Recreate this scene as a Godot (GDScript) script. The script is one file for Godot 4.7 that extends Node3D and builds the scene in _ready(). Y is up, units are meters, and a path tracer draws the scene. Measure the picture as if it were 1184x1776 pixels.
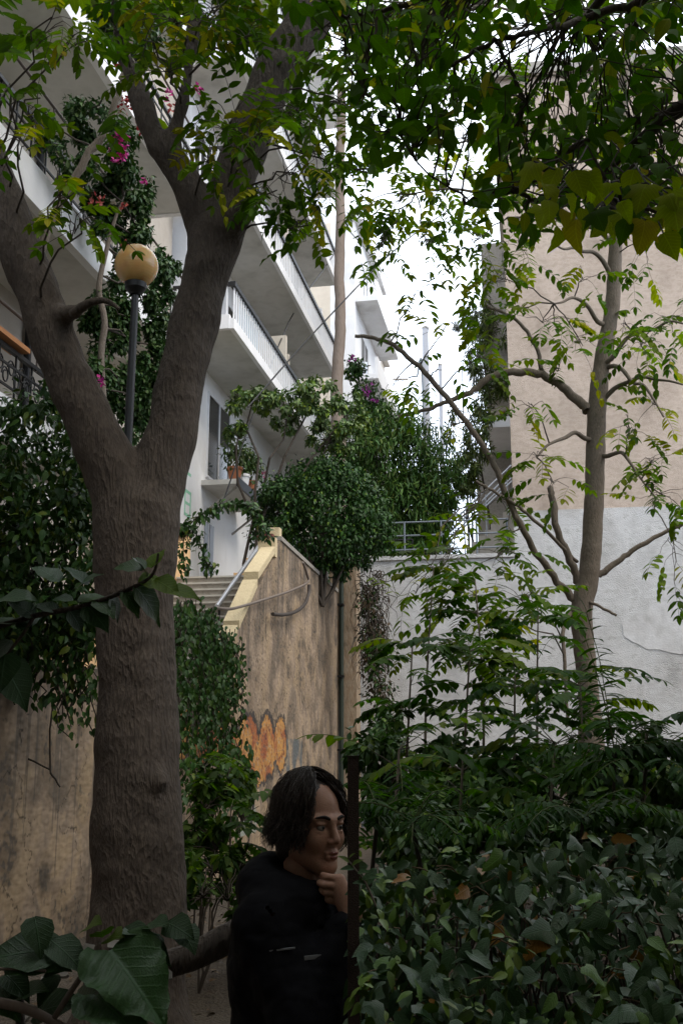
extends Node3D

const F := 1850.0
var eye := Vector3(0, 1.6, 0)
var pitch := atan(407.0 / 1850.0)
var street := atan(0.1758)          # the street runs this far to the right of straight ahead
var rng := RandomNumberGenerator.new()
var fast_noise := FastNoiseLite.new()
var taken := {}
var M := {}
var L := {}                          # leaf meshes

# ---------------------------------------------------------------- helpers
func rr(a: float, b: float) -> float:
	return rng.randf_range(a, b)

func rv() -> Vector3:
	return Vector3(rr(-1, 1), rr(-1, 1), rr(-1, 1))

func ray(x: float, y: float) -> Vector3:
	var cx := (x - 592.0) / F
	var cy := (888.0 - y) / F
	return Vector3(cx, cy * cos(pitch) + sin(pitch), -(cos(pitch) - cy * sin(pitch)))

func at(x: float, y: float, d: float) -> Vector3:
	var v := ray(x, y)
	return eye + v * (d / -v.z)

func metres(px: float, x: float, y: float, d: float) -> float:
	return px * (d / -ray(x, y).z) / F

func loc(s: float, y: float, t: float) -> Vector3:      # local place in a thing turned along the street
	return Vector3(s, y, -t)

func along(s: float, y: float, t: float) -> Vector3:    # the same in the world
	return Vector3(s * cos(street) + t * sin(street), y, s * sin(street) - t * cos(street))

func on_side(x: float, y: float, s: float) -> Vector3:  # where the sight line meets the plane at side s: (s, y, t)
	var v := ray(x, y)
	var r := Vector3(cos(street), 0, sin(street))
	var q := eye + v * (s / v.dot(r))
	return Vector3(s, q.y, q.dot(Vector3(sin(street), 0, -cos(street))))

func numbered(called: String) -> String:
	var n: int = taken.get(called, 0)
	taken[called] = n + 1
	return called if n == 0 else "%s_%03d" % [called, n]

func tag(o: Node3D, label: String, category: String, group := "") -> void:
	o.set_meta("label", label)
	o.set_meta("category", category)
	if group:
		o.set_meta("group", group)

func thing(called: String, label: String, category: String, base := Vector3.ZERO, group := "", turned := false) -> Node3D:
	var o := Node3D.new()
	o.name = numbered(called)
	add_child(o)
	o.position = base
	if turned:
		o.rotation.y = -street
	tag(o, label, category, group)
	return o

func obj(called: String, st, m: Material, parent: Node3D = null) -> MeshInstance3D:
	var o := MeshInstance3D.new()
	o.mesh = st.commit() if st is SurfaceTool else st
	o.material_override = m
	put(o, called, parent)
	return o

func put(o: Node3D, called: String, parent: Node3D) -> void:
	if parent == null:
		o.name = numbered(called)
		add_child(o)
		return
	o.name = called
	if parent.get_parent() == self and parent.rotation.y == 0.0 and not parent is MeshInstance3D:
		o.position = -parent.position
	parent.add_child(o, true)

func tool() -> SurfaceTool:
	var st := SurfaceTool.new()
	st.begin(Mesh.PRIMITIVE_TRIANGLES)
	return st

func quad(st: SurfaceTool, a: Vector3, b: Vector3, c: Vector3, d: Vector3) -> void:
	var n := (c - a).cross(b - a).normalized()
	var w := (b - a).length()
	var h := (d - a).length()
	for k in [[a, Vector2(0, h)], [b, Vector2(w, h)], [c, Vector2(w, 0)], [a, Vector2(0, h)], [c, Vector2(w, 0)], [d, Vector2(0, 0)]]:
		st.set_normal(n)
		st.set_uv(k[1])
		st.add_vertex(k[0])

func bx(st: SurfaceTool, lo: Vector3, hi: Vector3) -> void:
	var a := lo.min(hi)
	var b := lo.max(hi)
	quad(st, Vector3(a.x, a.y, b.z), Vector3(a.x, b.y, b.z), Vector3(b.x, b.y, b.z), Vector3(b.x, a.y, b.z))
	quad(st, Vector3(b.x, a.y, a.z), Vector3(b.x, b.y, a.z), Vector3(a.x, b.y, a.z), Vector3(a.x, a.y, a.z))
	quad(st, Vector3(b.x, a.y, b.z), Vector3(b.x, b.y, b.z), Vector3(b.x, b.y, a.z), Vector3(b.x, a.y, a.z))
	quad(st, Vector3(a.x, a.y, a.z), Vector3(a.x, b.y, a.z), Vector3(a.x, b.y, b.z), Vector3(a.x, a.y, b.z))
	quad(st, Vector3(a.x, b.y, b.z), Vector3(a.x, b.y, a.z), Vector3(b.x, b.y, a.z), Vector3(b.x, b.y, b.z))
	quad(st, Vector3(a.x, a.y, a.z), Vector3(a.x, a.y, b.z), Vector3(b.x, a.y, b.z), Vector3(b.x, a.y, a.z))

func sbox(s0: float, s1: float, y0: float, y1: float, t0: float, t1: float) -> SurfaceTool:
	var st := tool()
	bx(st, loc(s0, y0, t0), loc(s1, y1, t1))
	return st

func prism(outline: PackedVector2Array, place: Callable, depth0: float, depth1: float) -> SurfaceTool:
	# outline in (u, v), clockwise or not; place(u, v, depth) gives the point
	var st := tool()
	var tri := Geometry2D.triangulate_polygon(outline)
	for side in [depth0, depth1]:
		for i in range(0, tri.size(), 3):
			var p := [outline[tri[i]], outline[tri[i + 1]], outline[tri[i + 2]]]
			var q := p.map(func(e): return place.call(e.x, e.y, side))
			var n: Vector3 = (q[2] - q[0]).cross(q[1] - q[0]).normalized()
			var other: Vector3 = place.call(p[0].x, p[0].y, depth0 + depth1 - side) - q[0]
			var order := [0, 1, 2]
			if n.dot(other) > 0:
				order = [0, 2, 1]
				n = -n
			for k in order:
				st.set_normal(n)
				st.set_uv(Vector2(p[k].x, -p[k].y))
				st.add_vertex(q[k])
	var clockwise := Geometry2D.is_polygon_clockwise(outline)
	for i in outline.size():
		var a := outline[i]
		var b := outline[(i + 1) % outline.size()]
		var pa: Vector3 = place.call(a.x, a.y, depth0)
		var pb: Vector3 = place.call(b.x, b.y, depth0)
		var pc: Vector3 = place.call(b.x, b.y, depth1)
		var pd: Vector3 = place.call(a.x, a.y, depth1)
		var inside: Vector3 = place.call(a.x + (b.y - a.y) * 0.01 * (1 if clockwise else -1), a.y - (b.x - a.x) * 0.01 * (1 if clockwise else -1), depth0) - pa
		if (pc - pa).cross(pb - pa).dot(inside) > 0:
			quad(st, pd, pc, pb, pa)
		else:
			quad(st, pa, pb, pc, pd)
	return st

func smooth_path(pts: Array, per := 6) -> Array:       # Vector4(x, y, z, radius) through Catmull-Rom
	var out := []
	for i in pts.size() - 1:
		var p0: Vector4 = pts[maxi(i - 1, 0)]
		var p1: Vector4 = pts[i]
		var p2: Vector4 = pts[i + 1]
		var p3: Vector4 = pts[mini(i + 2, pts.size() - 1)]
		for k in per:
			var t := float(k) / per
			out.append(0.5 * (2.0 * p1 + (p2 - p0) * t + (2.0 * p0 - 5.0 * p1 + 4.0 * p2 - p3) * t * t + (3.0 * p1 - p0 - 3.0 * p2 + p3) * t * t * t))
	out.append(pts[-1])
	return out

func v3(p: Vector4) -> Vector3:
	return Vector3(p.x, p.y, p.z)

func v4(p: Vector3, r: float) -> Vector4:
	return Vector4(p.x, p.y, p.z, r)

func tube(st: SurfaceTool, pts: Array, sides := 8, lump := 0.0, cap := true) -> void:
	var rings := []
	var x := Vector3.ZERO
	var far := 0.0
	for i in pts.size():
		var dir := (v3(pts[mini(i + 1, pts.size() - 1)]) - v3(pts[maxi(i - 1, 0)])).normalized()
		if x == Vector3.ZERO:
			x = dir.cross(Vector3(0.31, 0.2, 0.93)).normalized()
		x = (x - dir * x.dot(dir)).normalized()
		var z := dir.cross(x)
		if i > 0:
			far += (v3(pts[i]) - v3(pts[i - 1])).length()
		var ring := []
		for k in sides + 1:
			var a := TAU * (k % sides) / sides
			var n := x * cos(a) + z * sin(a)
			var r: float = pts[i].w
			var p := v3(pts[i]) + n * r
			if lump > 0.0:
				p += n * r * lump * fast_noise.get_noise_3dv(p * 9.0 / maxf(0.2, r * 12.0))
			ring.append([p, n, Vector2(float(k) / sides, far)])
		rings.append(ring)
	for i in rings.size() - 1:
		for k in sides:
			for e in [[i, k], [i + 1, k], [i + 1, k + 1], [i, k], [i + 1, k + 1], [i, k + 1]]:
				var q: Array = rings[e[0]][e[1]]
				st.set_normal(q[1])
				st.set_uv(q[2])
				st.add_vertex(q[0])
	if cap:
		for e in [0, rings.size() - 1]:
			var mid := v3(pts[e])
			var out := (mid - v3(pts[1 if e == 0 else e - 1])).normalized()
			for k in sides:
				var tri := [mid, rings[e][k][0], rings[e][k + 1][0]]
				if (tri[2] - tri[0]).cross(tri[1] - tri[0]).dot(out) < 0:
					tri = [tri[0], tri[2], tri[1]]
				for p in tri:
					st.set_normal(out)
					st.set_uv(Vector2(0.5, 0.5))
					st.add_vertex(p)

func rod(st: SurfaceTool, a: Vector3, b: Vector3, r: float, sides := 6) -> void:
	tube(st, [v4(a, r), v4(b, r)], sides)

func lathe(st: SurfaceTool, base: Vector3, profile: Array, sides := 24) -> void:   # profile of Vector2(radius, height)
	for i in profile.size() - 1:
		var p: Vector2 = profile[i]
		var q: Vector2 = profile[i + 1]
		var slope := Vector2(q.y - p.y, p.x - q.x).normalized()
		for k in sides:
			var a0 := TAU * k / sides
			var a1 := TAU * (k + 1) / sides
			var c := [[p, a0], [q, a1], [q, a0], [p, a0], [p, a1], [q, a1]]
			for e in c:
				st.set_normal(Vector3(cos(e[1]) * slope.x, slope.y, sin(e[1]) * slope.x))
				st.add_vertex(base + Vector3(cos(e[1]) * e[0].x, e[0].y, sin(e[1]) * e[0].x))

# one continuous surface round tapered bones: [a, b, ra, rb, blend] ; blend < 0 cuts; b == null is an ellipsoid of radii ra (Vector3)
func nets(prims: Array, cell: float, lump := 0.0, lump_size := 1.0, quilt := 0.0) -> SurfaceTool:
	var lo := Vector3(1e9, 1e9, 1e9)
	var hi := -lo
	for p in prims:
		if p[4] < 0:
			continue
		for e in ([[p[0], p[2]]] if p[1] == null else [[p[0], Vector3.ONE * p[2]], [p[1], Vector3.ONE * p[3]]]):
			lo = lo.min(e[0] - e[1])
			hi = hi.max(e[0] + e[1])
	lo -= Vector3.ONE * cell * 3.0
	hi += Vector3.ONE * cell * 3.0
	var nx := int((hi.x - lo.x) / cell) + 2
	var ny := int((hi.y - lo.y) / cell) + 2
	var nz := int((hi.z - lo.z) / cell) + 2
	var g := PackedFloat32Array()
	g.resize(nx * ny * nz)
	g.fill(10.0)
	var tmp := PackedFloat32Array()
	for n_p in prims.size():
		var p: Array = prims[n_p]
		var chain: int = p[5] if p.size() > 5 else -1      # bones of one chain are joined hard, chains with each other softly
		if chain >= 0 and (n_p == 0 or prims[n_p - 1].size() < 6 or prims[n_p - 1][5] != chain):
			tmp.resize(g.size())
			tmp.fill(10.0)
		var a: Vector3 = p[0]
		var ell: bool = p[1] == null
		var b: Vector3 = a if ell else p[1]
		var rad: Vector3 = p[2] if ell else Vector3.ONE * maxf(p[2], p[3])
		var k: float = absf(p[4])
		var cut: bool = p[4] < 0
		var reach := rad + Vector3.ONE * (cell * 2.5 + k)
		var c0 := ((a.min(b) - reach - lo) / cell).floor()
		var c1 := ((a.max(b) + reach - lo) / cell).ceil()
		var ab := b - a
		var len2 := maxf(ab.length_squared(), 1e-9)
		var ra: float = 0.0 if ell else p[2]
		var rb: float = 0.0 if ell else p[3]
		var small := minf(rad.x, minf(rad.y, rad.z))
		for iz in range(maxi(int(c0.z), 0), mini(int(c1.z) + 1, nz)):
			for iy in range(maxi(int(c0.y), 0), mini(int(c1.y) + 1, ny)):
				var row := (iz * ny + iy) * nx
				for ix in range(maxi(int(c0.x), 0), mini(int(c1.x) + 1, nx)):
					var q := lo + Vector3(ix, iy, iz) * cell - a
					var d := 0.0
					if ell:
						var w := (q / rad).length()
						d = (w - 1.0) * (small if w < 1.0 else q.length() * (1.0 - 1.0 / w) / (w - 1.0 + 1e-6))
					else:
						var t := clampf(q.dot(ab) / len2, 0.0, 1.0)
						d = (q - ab * t).length() - lerpf(ra, rb, t)
					if chain >= 0:
						tmp[row + ix] = minf(tmp[row + ix], d)
						continue
					var o := g[row + ix]
					if cut:
						d = -d
						var h := maxf(k - absf(o - d), 0.0) / k
						g[row + ix] = maxf(o, d) + h * h * k * 0.25
					else:
						var h := maxf(k - absf(o - d), 0.0) / k
						g[row + ix] = minf(o, d) - h * h * k * 0.25
		if chain >= 0 and (n_p == prims.size() - 1 or prims[n_p + 1].size() < 6 or prims[n_p + 1][5] != chain):
			for i in g.size():
				var t := tmp[i]
				if t < 9.0:
					var h := maxf(k - absf(g[i] - t), 0.0) / k
					g[i] = minf(g[i], t) - h * h * k * 0.25
	if lump > 0.0:
		for iz in nz:
			for iy in ny:
				for ix in nx:
					var i := (iz * ny + iy) * nx + ix
					if absf(g[i]) < cell * 3.0 + lump:
						g[i] += lump * fast_noise.get_noise_3dv((lo + Vector3(ix, iy, iz) * cell) * lump_size)
						if quilt > 0.0:         # stitched seams every 7 cm
							g[i] += quilt * pow(1.0 - absf(sin((lo.y + iy * cell + 0.012 * fast_noise.get_noise_2d(ix * 0.5, iz * 0.5)) * PI / 0.07)), 3.0)
	var where := PackedInt32Array()
	where.resize(nx * ny * nz)
	where.fill(-1)
	var verts := PackedVector3Array()
	var norms := PackedVector3Array()
	var off := [0, 1, nx, nx + 1, nx * ny, nx * ny + 1, nx * ny + nx, nx * ny + nx + 1]
	var edges := [[0, 1], [2, 3], [4, 5], [6, 7], [0, 2], [1, 3], [4, 6], [5, 7], [0, 4], [1, 5], [2, 6], [3, 7]]
	for iz in nz - 1:
		for iy in ny - 1:
			for ix in nx - 1:
				var i := (iz * ny + iy) * nx + ix
				if g[i] > cell * 2.0 or g[i] < -cell * 2.0:
					continue
				var any_in := false
				var any_out := false
				for o in off:
					if g[i + o] < 0.0:
						any_in = true
					else:
						any_out = true
				if not (any_in and any_out):
					continue
				var sum := Vector3.ZERO
				var n := 0
				for e in edges:
					var d0 := g[i + off[e[0]]]
					var d1 := g[i + off[e[1]]]
					if (d0 < 0.0) != (d1 < 0.0):
						var t := d0 / (d0 - d1)
						var p0 := Vector3(e[0] & 1, (e[0] >> 1) & 1, e[0] >> 2)
						var p1 := Vector3(e[1] & 1, (e[1] >> 1) & 1, e[1] >> 2)
						sum += p0.lerp(p1, t)
						n += 1
				where[i] = verts.size()
				verts.append(lo + (Vector3(ix, iy, iz) + sum / n) * cell)
				norms.append(Vector3(g[i + 1] + g[i + off[3]] + g[i + off[5]] + g[i + off[7]] - g[i] - g[i + off[2]] - g[i + off[4]] - g[i + off[6]],
					g[i + off[2]] + g[i + off[3]] + g[i + off[6]] + g[i + off[7]] - g[i] - g[i + 1] - g[i + off[4]] - g[i + off[5]],
					g[i + off[4]] + g[i + off[5]] + g[i + off[6]] + g[i + off[7]] - g[i] - g[i + 1] - g[i + off[2]] - g[i + off[3]]).normalized())
	var st := tool()
	for q in verts.size():
		st.set_normal(norms[q])
		st.set_uv(Vector2(verts[q].x + verts[q].z, verts[q].y))
		st.add_vertex(verts[q])
	var steps := [1, nx, nx * ny]
	for iz in range(1, nz - 1):
		for iy in range(1, ny - 1):
			for ix in range(1, nx - 1):
				var i := (iz * ny + iy) * nx + ix
				if absf(g[i]) > cell * 2.0:
					continue
				for ax in 3:
					var j: int = i + steps[ax]
					if (g[i] < 0.0) == (g[j] < 0.0):
						continue
					var u: int = steps[(ax + 1) % 3]
					var v: int = steps[(ax + 2) % 3]
					var a := where[i - u - v]
					var b := where[i - v]
					var c := where[i]
					var d := where[i - u]
					if a < 0 or b < 0 or c < 0 or d < 0:
						continue
					var order := [a, c, b, a, d, c] if g[i] < 0.0 else [a, b, c, a, c, d]
					for q in order:
						st.add_index(q)
	return st

# ---------------------------------------------------------------- materials
func mat(c: Color, rough := 0.85, metal := 0.0) -> StandardMaterial3D:     # c is a linear, real-world base colour
	var m := StandardMaterial3D.new()
	m.albedo_color = c.linear_to_srgb()
	m.roughness = rough
	m.metallic = metal
	return m

func noise_tex(freq: float, seed_: int, ramp: Array, size := 512, octaves := 5, kind := FastNoiseLite.TYPE_SIMPLEX_SMOOTH, stretch := 1.0) -> NoiseTexture2D:
	var n := FastNoiseLite.new()
	n.noise_type = kind
	n.frequency = freq
	n.seed = seed_
	n.fractal_octaves = octaves
	var t := NoiseTexture2D.new()
	t.width = size
	t.height = int(size * stretch)
	t.seamless = true
	t.noise = n
	if ramp.size():
		var g := Gradient.new()
		g.offsets = PackedFloat32Array(range(ramp.size()).map(func(k): return float(k) / (ramp.size() - 1)))
		g.colors = PackedColorArray(ramp.map(func(c): return c.linear_to_srgb()))
		t.color_ramp = g
	return t

func rough_mat(ramp: Array, tile: float, freq: float, bump: float, seed_: int, rough := 0.9, bump_freq := 0.06, stretch := Vector3.ONE, wide := 0.0) -> StandardMaterial3D:
	var m := StandardMaterial3D.new()
	m.albedo_texture = noise_tex(freq, seed_, ramp)
	m.roughness = rough
	m.uv1_triplanar = true
	m.uv1_world_triplanar = true
	m.uv1_scale = stretch / tile
	if wide > 0.0:          # broad patches of dirt and repainting over the fine pattern
		m.detail_enabled = true
		m.detail_blend_mode = BaseMaterial3D.BLEND_MODE_MUL
		m.detail_uv_layer = BaseMaterial3D.DETAIL_UV_2
		m.uv2_triplanar = true
		m.uv2_world_triplanar = true
		m.uv2_scale = Vector3(1.0, 0.6, 1.0) / wide
		m.detail_albedo = noise_tex(0.008, seed_ + 31, [Color(0.42, 0.41, 0.39), Color(0.85, 0.84, 0.83), Color(1, 1, 1), Color(0.8, 0.8, 0.79)] if bump > 0.5 else [Color(0.7, 0.69, 0.67), Color(0.93, 0.93, 0.92), Color(1, 1, 1), Color(0.93, 0.93, 0.92)], 512, 6)
	if bump > 0.0:
		m.heightmap_enabled = true
		m.heightmap_scale = bump
		m.heightmap_texture = noise_tex(bump_freq, seed_ + 7, [])
	return m

func leaf_mat(rough: float, back: Color, tint := Color.WHITE, spec := 0.5) -> StandardMaterial3D:
	var m := StandardMaterial3D.new()
	m.albedo_color = tint.linear_to_srgb()
	m.albedo_texture = L.veins
	m.vertex_color_use_as_albedo = true
	m.roughness = rough
	m.metallic_specular = spec
	m.backlight_enabled = true
	m.backlight = back
	m.cull_mode = BaseMaterial3D.CULL_DISABLED
	return m

# ---------------------------------------------------------------- leaves
func leaf_mesh(stations: Array, fold: float, curl: float, wave := 0.0) -> ArrayMesh:    # stations: Vector2(place along the midrib, half width)
	var st := tool()
	var rows := []
	for i in stations.size():
		var s: Vector2 = stations[i]
		var z := -curl * s.x * s.x
		var w := wave * (1.0 if i % 2 == 0 else -1.0)
		rows.append([Vector3(-s.y, s.x, z + fold * s.y + w), Vector3(0, s.x, z), Vector3(s.y, s.x, z + fold * s.y - w)])
	var n := 0
	for i in rows.size():
		for k in 3:
			st.set_uv(Vector2(0.5 + rows[i][k].x, 1.0 - rows[i][k].y))
			st.set_color(Color.WHITE)
			st.add_vertex(rows[i][k])
	for i in rows.size() - 1:
		for k in 2:
			var a := i * 3 + k
			for q in ([a, a + 3, a + 4, a, a + 4, a + 1]):
				st.add_index(q)
	st.generate_normals()
	return st.commit()

func crinkled_leaf() -> ArrayMesh:       # a large heart-shaped leaf, raised between its side veins, with a wavy rim
	var st := tool()
	var rows := 26
	var cols := 17
	for i in rows:
		var v := i / float(rows - 1)
		var half := 0.44 * pow(sin(PI * pow(v * 0.97 + 0.03, 0.62)), 0.8) * (1.0 - 0.12 * v)
		for k in cols:
			var u := (k / float(cols - 1)) * 2.0 - 1.0
			var x := u * half + 0.012 * sin(v * 37.0) * absf(u)
			var vein := fposmod((v - absf(x) * 0.9) * 8.0, 1.0)
			var z := 0.16 * absf(x) - 0.16 * v * v + 0.022 * sin(vein * PI) * minf(absf(u) * 3.0, 1.0) + 0.04 * sin(v * 15.0 + signf(u) * 0.8) * u * u
			st.set_uv(Vector2(0.5 + x, 1.0 - v))
			st.set_color(Color.WHITE)
			st.add_vertex(Vector3(x, v - 0.1 * u * u * (1.0 - v), z))
	for i in rows - 1:
		for k in cols - 1:
			var a := i * cols + k
			for q in [a, a + cols, a + cols + 1, a, a + cols + 1, a + 1]:
				st.add_index(q)
	st.generate_normals()
	return st.commit()

func fan_leaf(points: Array, droop: float) -> ArrayMesh:      # lobed outline, right half from the stalk to the tip, mirrored
	var st := tool()
	var mid := Vector3(0, 0.32, 0.05)
	var ring := []
	for p in points:
		ring.append(Vector3(p.x, p.y, -droop * (absf(p.x) + absf(p.y - 0.32)) * 0.7))
	for k in range(points.size() - 2, 0, -1):
		var p: Vector2 = points[k]
		ring.append(Vector3(-p.x, p.y, -droop * (absf(p.x) + absf(p.y - 0.32)) * 0.6))
	st.set_color(Color.WHITE)
	st.set_uv(Vector2(0.5, 0.68))
	st.add_vertex(mid)
	for p in ring:
		st.set_color(Color.WHITE)
		st.set_uv(Vector2(0.5 + p.x, 1.0 - p.y))
		st.add_vertex(p)
	for k in ring.size():
		for q in [0, 1 + k, 1 + (k + 1) % ring.size()]:
			st.add_index(q)
	st.generate_normals()
	return st.commit()

func big_leaf_mat(rough: float, back: Color, tint: Color) -> StandardMaterial3D:
	var m := leaf_mat(rough, back, tint, 0.35)
	m.heightmap_enabled = true
	m.heightmap_scale = 0.35
	m.heightmap_texture = L.veins
	return m

func make_leaves() -> void:
	var im := Image.create(128, 128, false, Image.FORMAT_RGB8)
	for y in 128:
		for x in 128:
			var u := absf(x / 128.0 - 0.5)
			var v := 1.0 - y / 128.0
			var c := 0.86 + 0.1 * fast_noise.get_noise_2d(x * 6.0, y * 6.0)
			var rib := fposmod((v - u * 0.9) * 8.0, 1.0)
			if rib < 0.13 and u > 0.012:
				c += 0.1
			if u < 0.012:
				c += 0.2
			im.set_pixel(x, y, Color(minf(c * 1.02, 1.0), minf(c, 1.0), minf(c * 0.94, 1.0)))
	im.generate_mipmaps()
	L.veins = ImageTexture.create_from_image(im)
	L.ovate = leaf_mesh([Vector2(0, 0.01), Vector2(0.1, 0.14), Vector2(0.28, 0.25), Vector2(0.5, 0.24), Vector2(0.72, 0.16), Vector2(0.88, 0.07), Vector2(1, 0.0)], 0.22, 0.22, 0.012)
	L.broad = leaf_mesh([Vector2(0, 0.02), Vector2(0.07, 0.2), Vector2(0.22, 0.34), Vector2(0.42, 0.36), Vector2(0.62, 0.27), Vector2(0.82, 0.13), Vector2(1, 0.0)], 0.18, 0.3, 0.02)
	L.curled = leaf_mesh([Vector2(0, 0.02), Vector2(0.06, 0.18), Vector2(0.15, 0.3), Vector2(0.27, 0.36), Vector2(0.4, 0.35), Vector2(0.53, 0.3), Vector2(0.66, 0.23), Vector2(0.78, 0.15), Vector2(0.9, 0.07), Vector2(1, 0.0)], 0.5, 0.55, 0.03)
	L.leaflet = leaf_mesh([Vector2(0, 0.015), Vector2(0.2, 0.2), Vector2(0.5, 0.24), Vector2(0.78, 0.14), Vector2(1, 0.0)], 0.15, 0.18)
	L.lance = leaf_mesh([Vector2(0, 0.015), Vector2(0.25, 0.1), Vector2(0.6, 0.09), Vector2(1, 0.0)], 0.2, 0.3)
	L.small = leaf_mesh([Vector2(0, 0.02), Vector2(0.4, 0.27), Vector2(1, 0.0)], 0.25, 0.15)
	L.ivy = fan_leaf([Vector2(0, 0.02), Vector2(0.22, -0.04), Vector2(0.44, 0.12), Vector2(0.34, 0.34), Vector2(0.22, 0.5), Vector2(0.17, 0.75), Vector2(0, 1.0)], 0.18)
	L.lobed = fan_leaf([Vector2(0, 0.03), Vector2(0.2, -0.05), Vector2(0.5, 0.02), Vector2(0.38, 0.2), Vector2(0.56, 0.5), Vector2(0.28, 0.48), Vector2(0.2, 0.72), Vector2(0, 1.0)], 0.25)
	var s := tool()
	tube(s, [Vector4(0, 0, 0, 1), Vector4(0, 1, 0, 0.85)], 5, 0.0, false)
	L.stick = s.commit()

class Foliage:
	var buf := PackedFloat32Array()
	var count := 0
	func add(b: Basis, o: Vector3, c: Color) -> void:
		buf.append_array(PackedFloat32Array([b.x.x, b.y.x, b.z.x, o.x, b.x.y, b.y.y, b.z.y, o.y, b.x.z, b.y.z, b.z.z, o.z, c.r, c.g, c.b, 1.0]))
		count += 1
	func leaf(p: Vector3, dir: Vector3, up: Vector3, size: float, c: Color, wide := 1.0) -> void:
		var y := dir.normalized()
		var x := y.cross(up)
		x = x.normalized() if x.length_squared() > 1e-6 else y.cross(Vector3(0.3, 0.1, 0.9)).normalized()
		add(Basis(x * size * wide, y * size, x.cross(y) * size), p, c)
	func stick(a: Vector3, b: Vector3, r: float, c: Color) -> void:
		var y := b - a
		if y.length_squared() < 1e-8:
			return
		var x := y.cross(Vector3(0.37, 0.21, 0.9)).normalized()
		add(Basis(x * r, y, x.cross(y.normalized()) * r), a, c)

func grown(f: Foliage, called: String, mesh: Mesh, m: Material, parent: Node3D) -> MultiMeshInstance3D:
	if f.count == 0:
		return null
	var mm := MultiMesh.new()
	mm.transform_format = MultiMesh.TRANSFORM_3D
	mm.use_colors = true
	mm.mesh = mesh
	mm.instance_count = f.count
	mm.buffer = f.buf
	var o := MultiMeshInstance3D.new()
	o.multimesh = mm
	o.material_override = m
	o.set_meta("kind", "stuff")
	put(o, called, parent)
	return o

func tone(c: Color, spread := 0.3) -> Color:
	var k := 1.0 + rr(-spread, spread)
	var w := rr(-0.12, 0.12)
	return Color(c.r * k * (1.0 + w), c.g * k, c.b * k * (1.0 - w))

func pick(palette: Array) -> Color:       # [[weight, colour], ...]
	var r := rng.randf()
	for p in palette:
		r -= p[0]
		if r <= 0.0:
			return tone(p[1])
	return tone(palette[0][1])

func in_ball() -> Vector3:
	for k in 20:
		var v := rv()
		if v.length_squared() <= 1.0:
			return v
	return Vector3.ZERO

func frond(fl: Foliage, st: Foliage, p: Vector3, dir: Vector3, up: Vector3, length: float, pairs: int, size: float, c: Color, droop: float, twig: Color) -> void:
	var cur := p
	var d := dir.normalized()
	var side := d.cross(up).normalized()
	for i in pairs:
		var nxt := cur + d * (length / pairs)
		st.stick(cur, nxt, 0.0022, twig)
		var k := 0.75 + 0.5 * sin(PI * (i + 0.6) / pairs)
		for sg in [-1.0, 1.0]:
			if rng.randf() < 0.06:
				continue
			var ld: Vector3 = side * sg + d * rr(0.25, 0.65) + Vector3.DOWN * rr(0.05, 0.5) + rv() * 0.12
			fl.leaf(nxt, ld, up + rv() * 0.25, size * k * rr(0.8, 1.15), tone(c, 0.15))
		cur = nxt
		d = (d + Vector3.DOWN * droop + rv() * 0.05).normalized()
	fl.leaf(cur, d, up, size, tone(c, 0.15))

func twig_to(st: Foliage, a: Vector3, b: Vector3, r0: float, r1: float, c: Color, n := 4, wob := 0.08) -> void:
	var prev := a
	var len := (b - a).length()
	for i in range(1, n + 1):
		var t := float(i) / n
		var p := a.lerp(b, t) + (rv() * wob * len * 0.6 + Vector3.UP * sin(PI * t) * wob * len) * (0.0 if i == n else 1.0)
		st.stick(prev, p, lerpf(r0, r1, t), c)
		prev = p

func nearest(paths: Array, p: Vector3) -> Vector3:
	var best := Vector3.ZERO
	var bd := 1e9
	for path in paths:
		for q in path:
			var d := (v3(q) - p).length_squared()
			if d < bd:
				bd = d
				best = v3(q)
	return best

# a spray of pinnate leaves round each spot [px, py, depth, half width px, half height px, fronds]
func sprays(spots: Array, paths: Array, fl: Foliage, st: Foliage, size: float, pairs: int, flen: float, palette: Array, twig: Color, depth_spread := 0.6, droop := 0.1, more := 1.0) -> void:
	for s in spots:
		var mid := at(s[0], s[1], s[2])
		var from := nearest(paths, mid)
		twig_to(st, from, mid, 0.012, 0.006, twig, 5)
		for k in int(s[5] * more):
			var q := in_ball()
			var p := at(s[0] + q.x * s[3], s[1] + q.y * s[4], s[2] + q.z * depth_spread)
			twig_to(st, mid.lerp(from, rr(0.0, 0.25)), p, 0.005, 0.003, twig, 3)
			var dir := ((p - mid).normalized() * 0.9 + rv() * 0.7 + Vector3.DOWN * 0.25)
			frond(fl, st, p, dir, Vector3.UP + rv() * 0.35, flen * rr(0.7, 1.2), pairs + rng.randi_range(-1, 1), size, pick(palette), droop, twig)

# loose leaves in an ellipsoid, pointing out and down
func clump(fl: Foliage, mid: Vector3, rad: Vector3, n: int, size: float, palette: Array, shell := 0.5, up_bias := 0.6) -> void:
	for k in n:
		var q := in_ball().normalized() * pow(rng.randf(), 1.0 - shell) if shell < 1.0 else in_ball().normalized()
		var p := mid + q * rad
		var out := (q + rv() * 0.6).normalized()
		fl.leaf(p, out * 0.6 + Vector3.DOWN * rr(0.1, 0.9) + rv() * 0.5, out + Vector3.UP * up_bias + rv() * 0.5, size * rr(0.65, 1.25), pick(palette))

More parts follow.
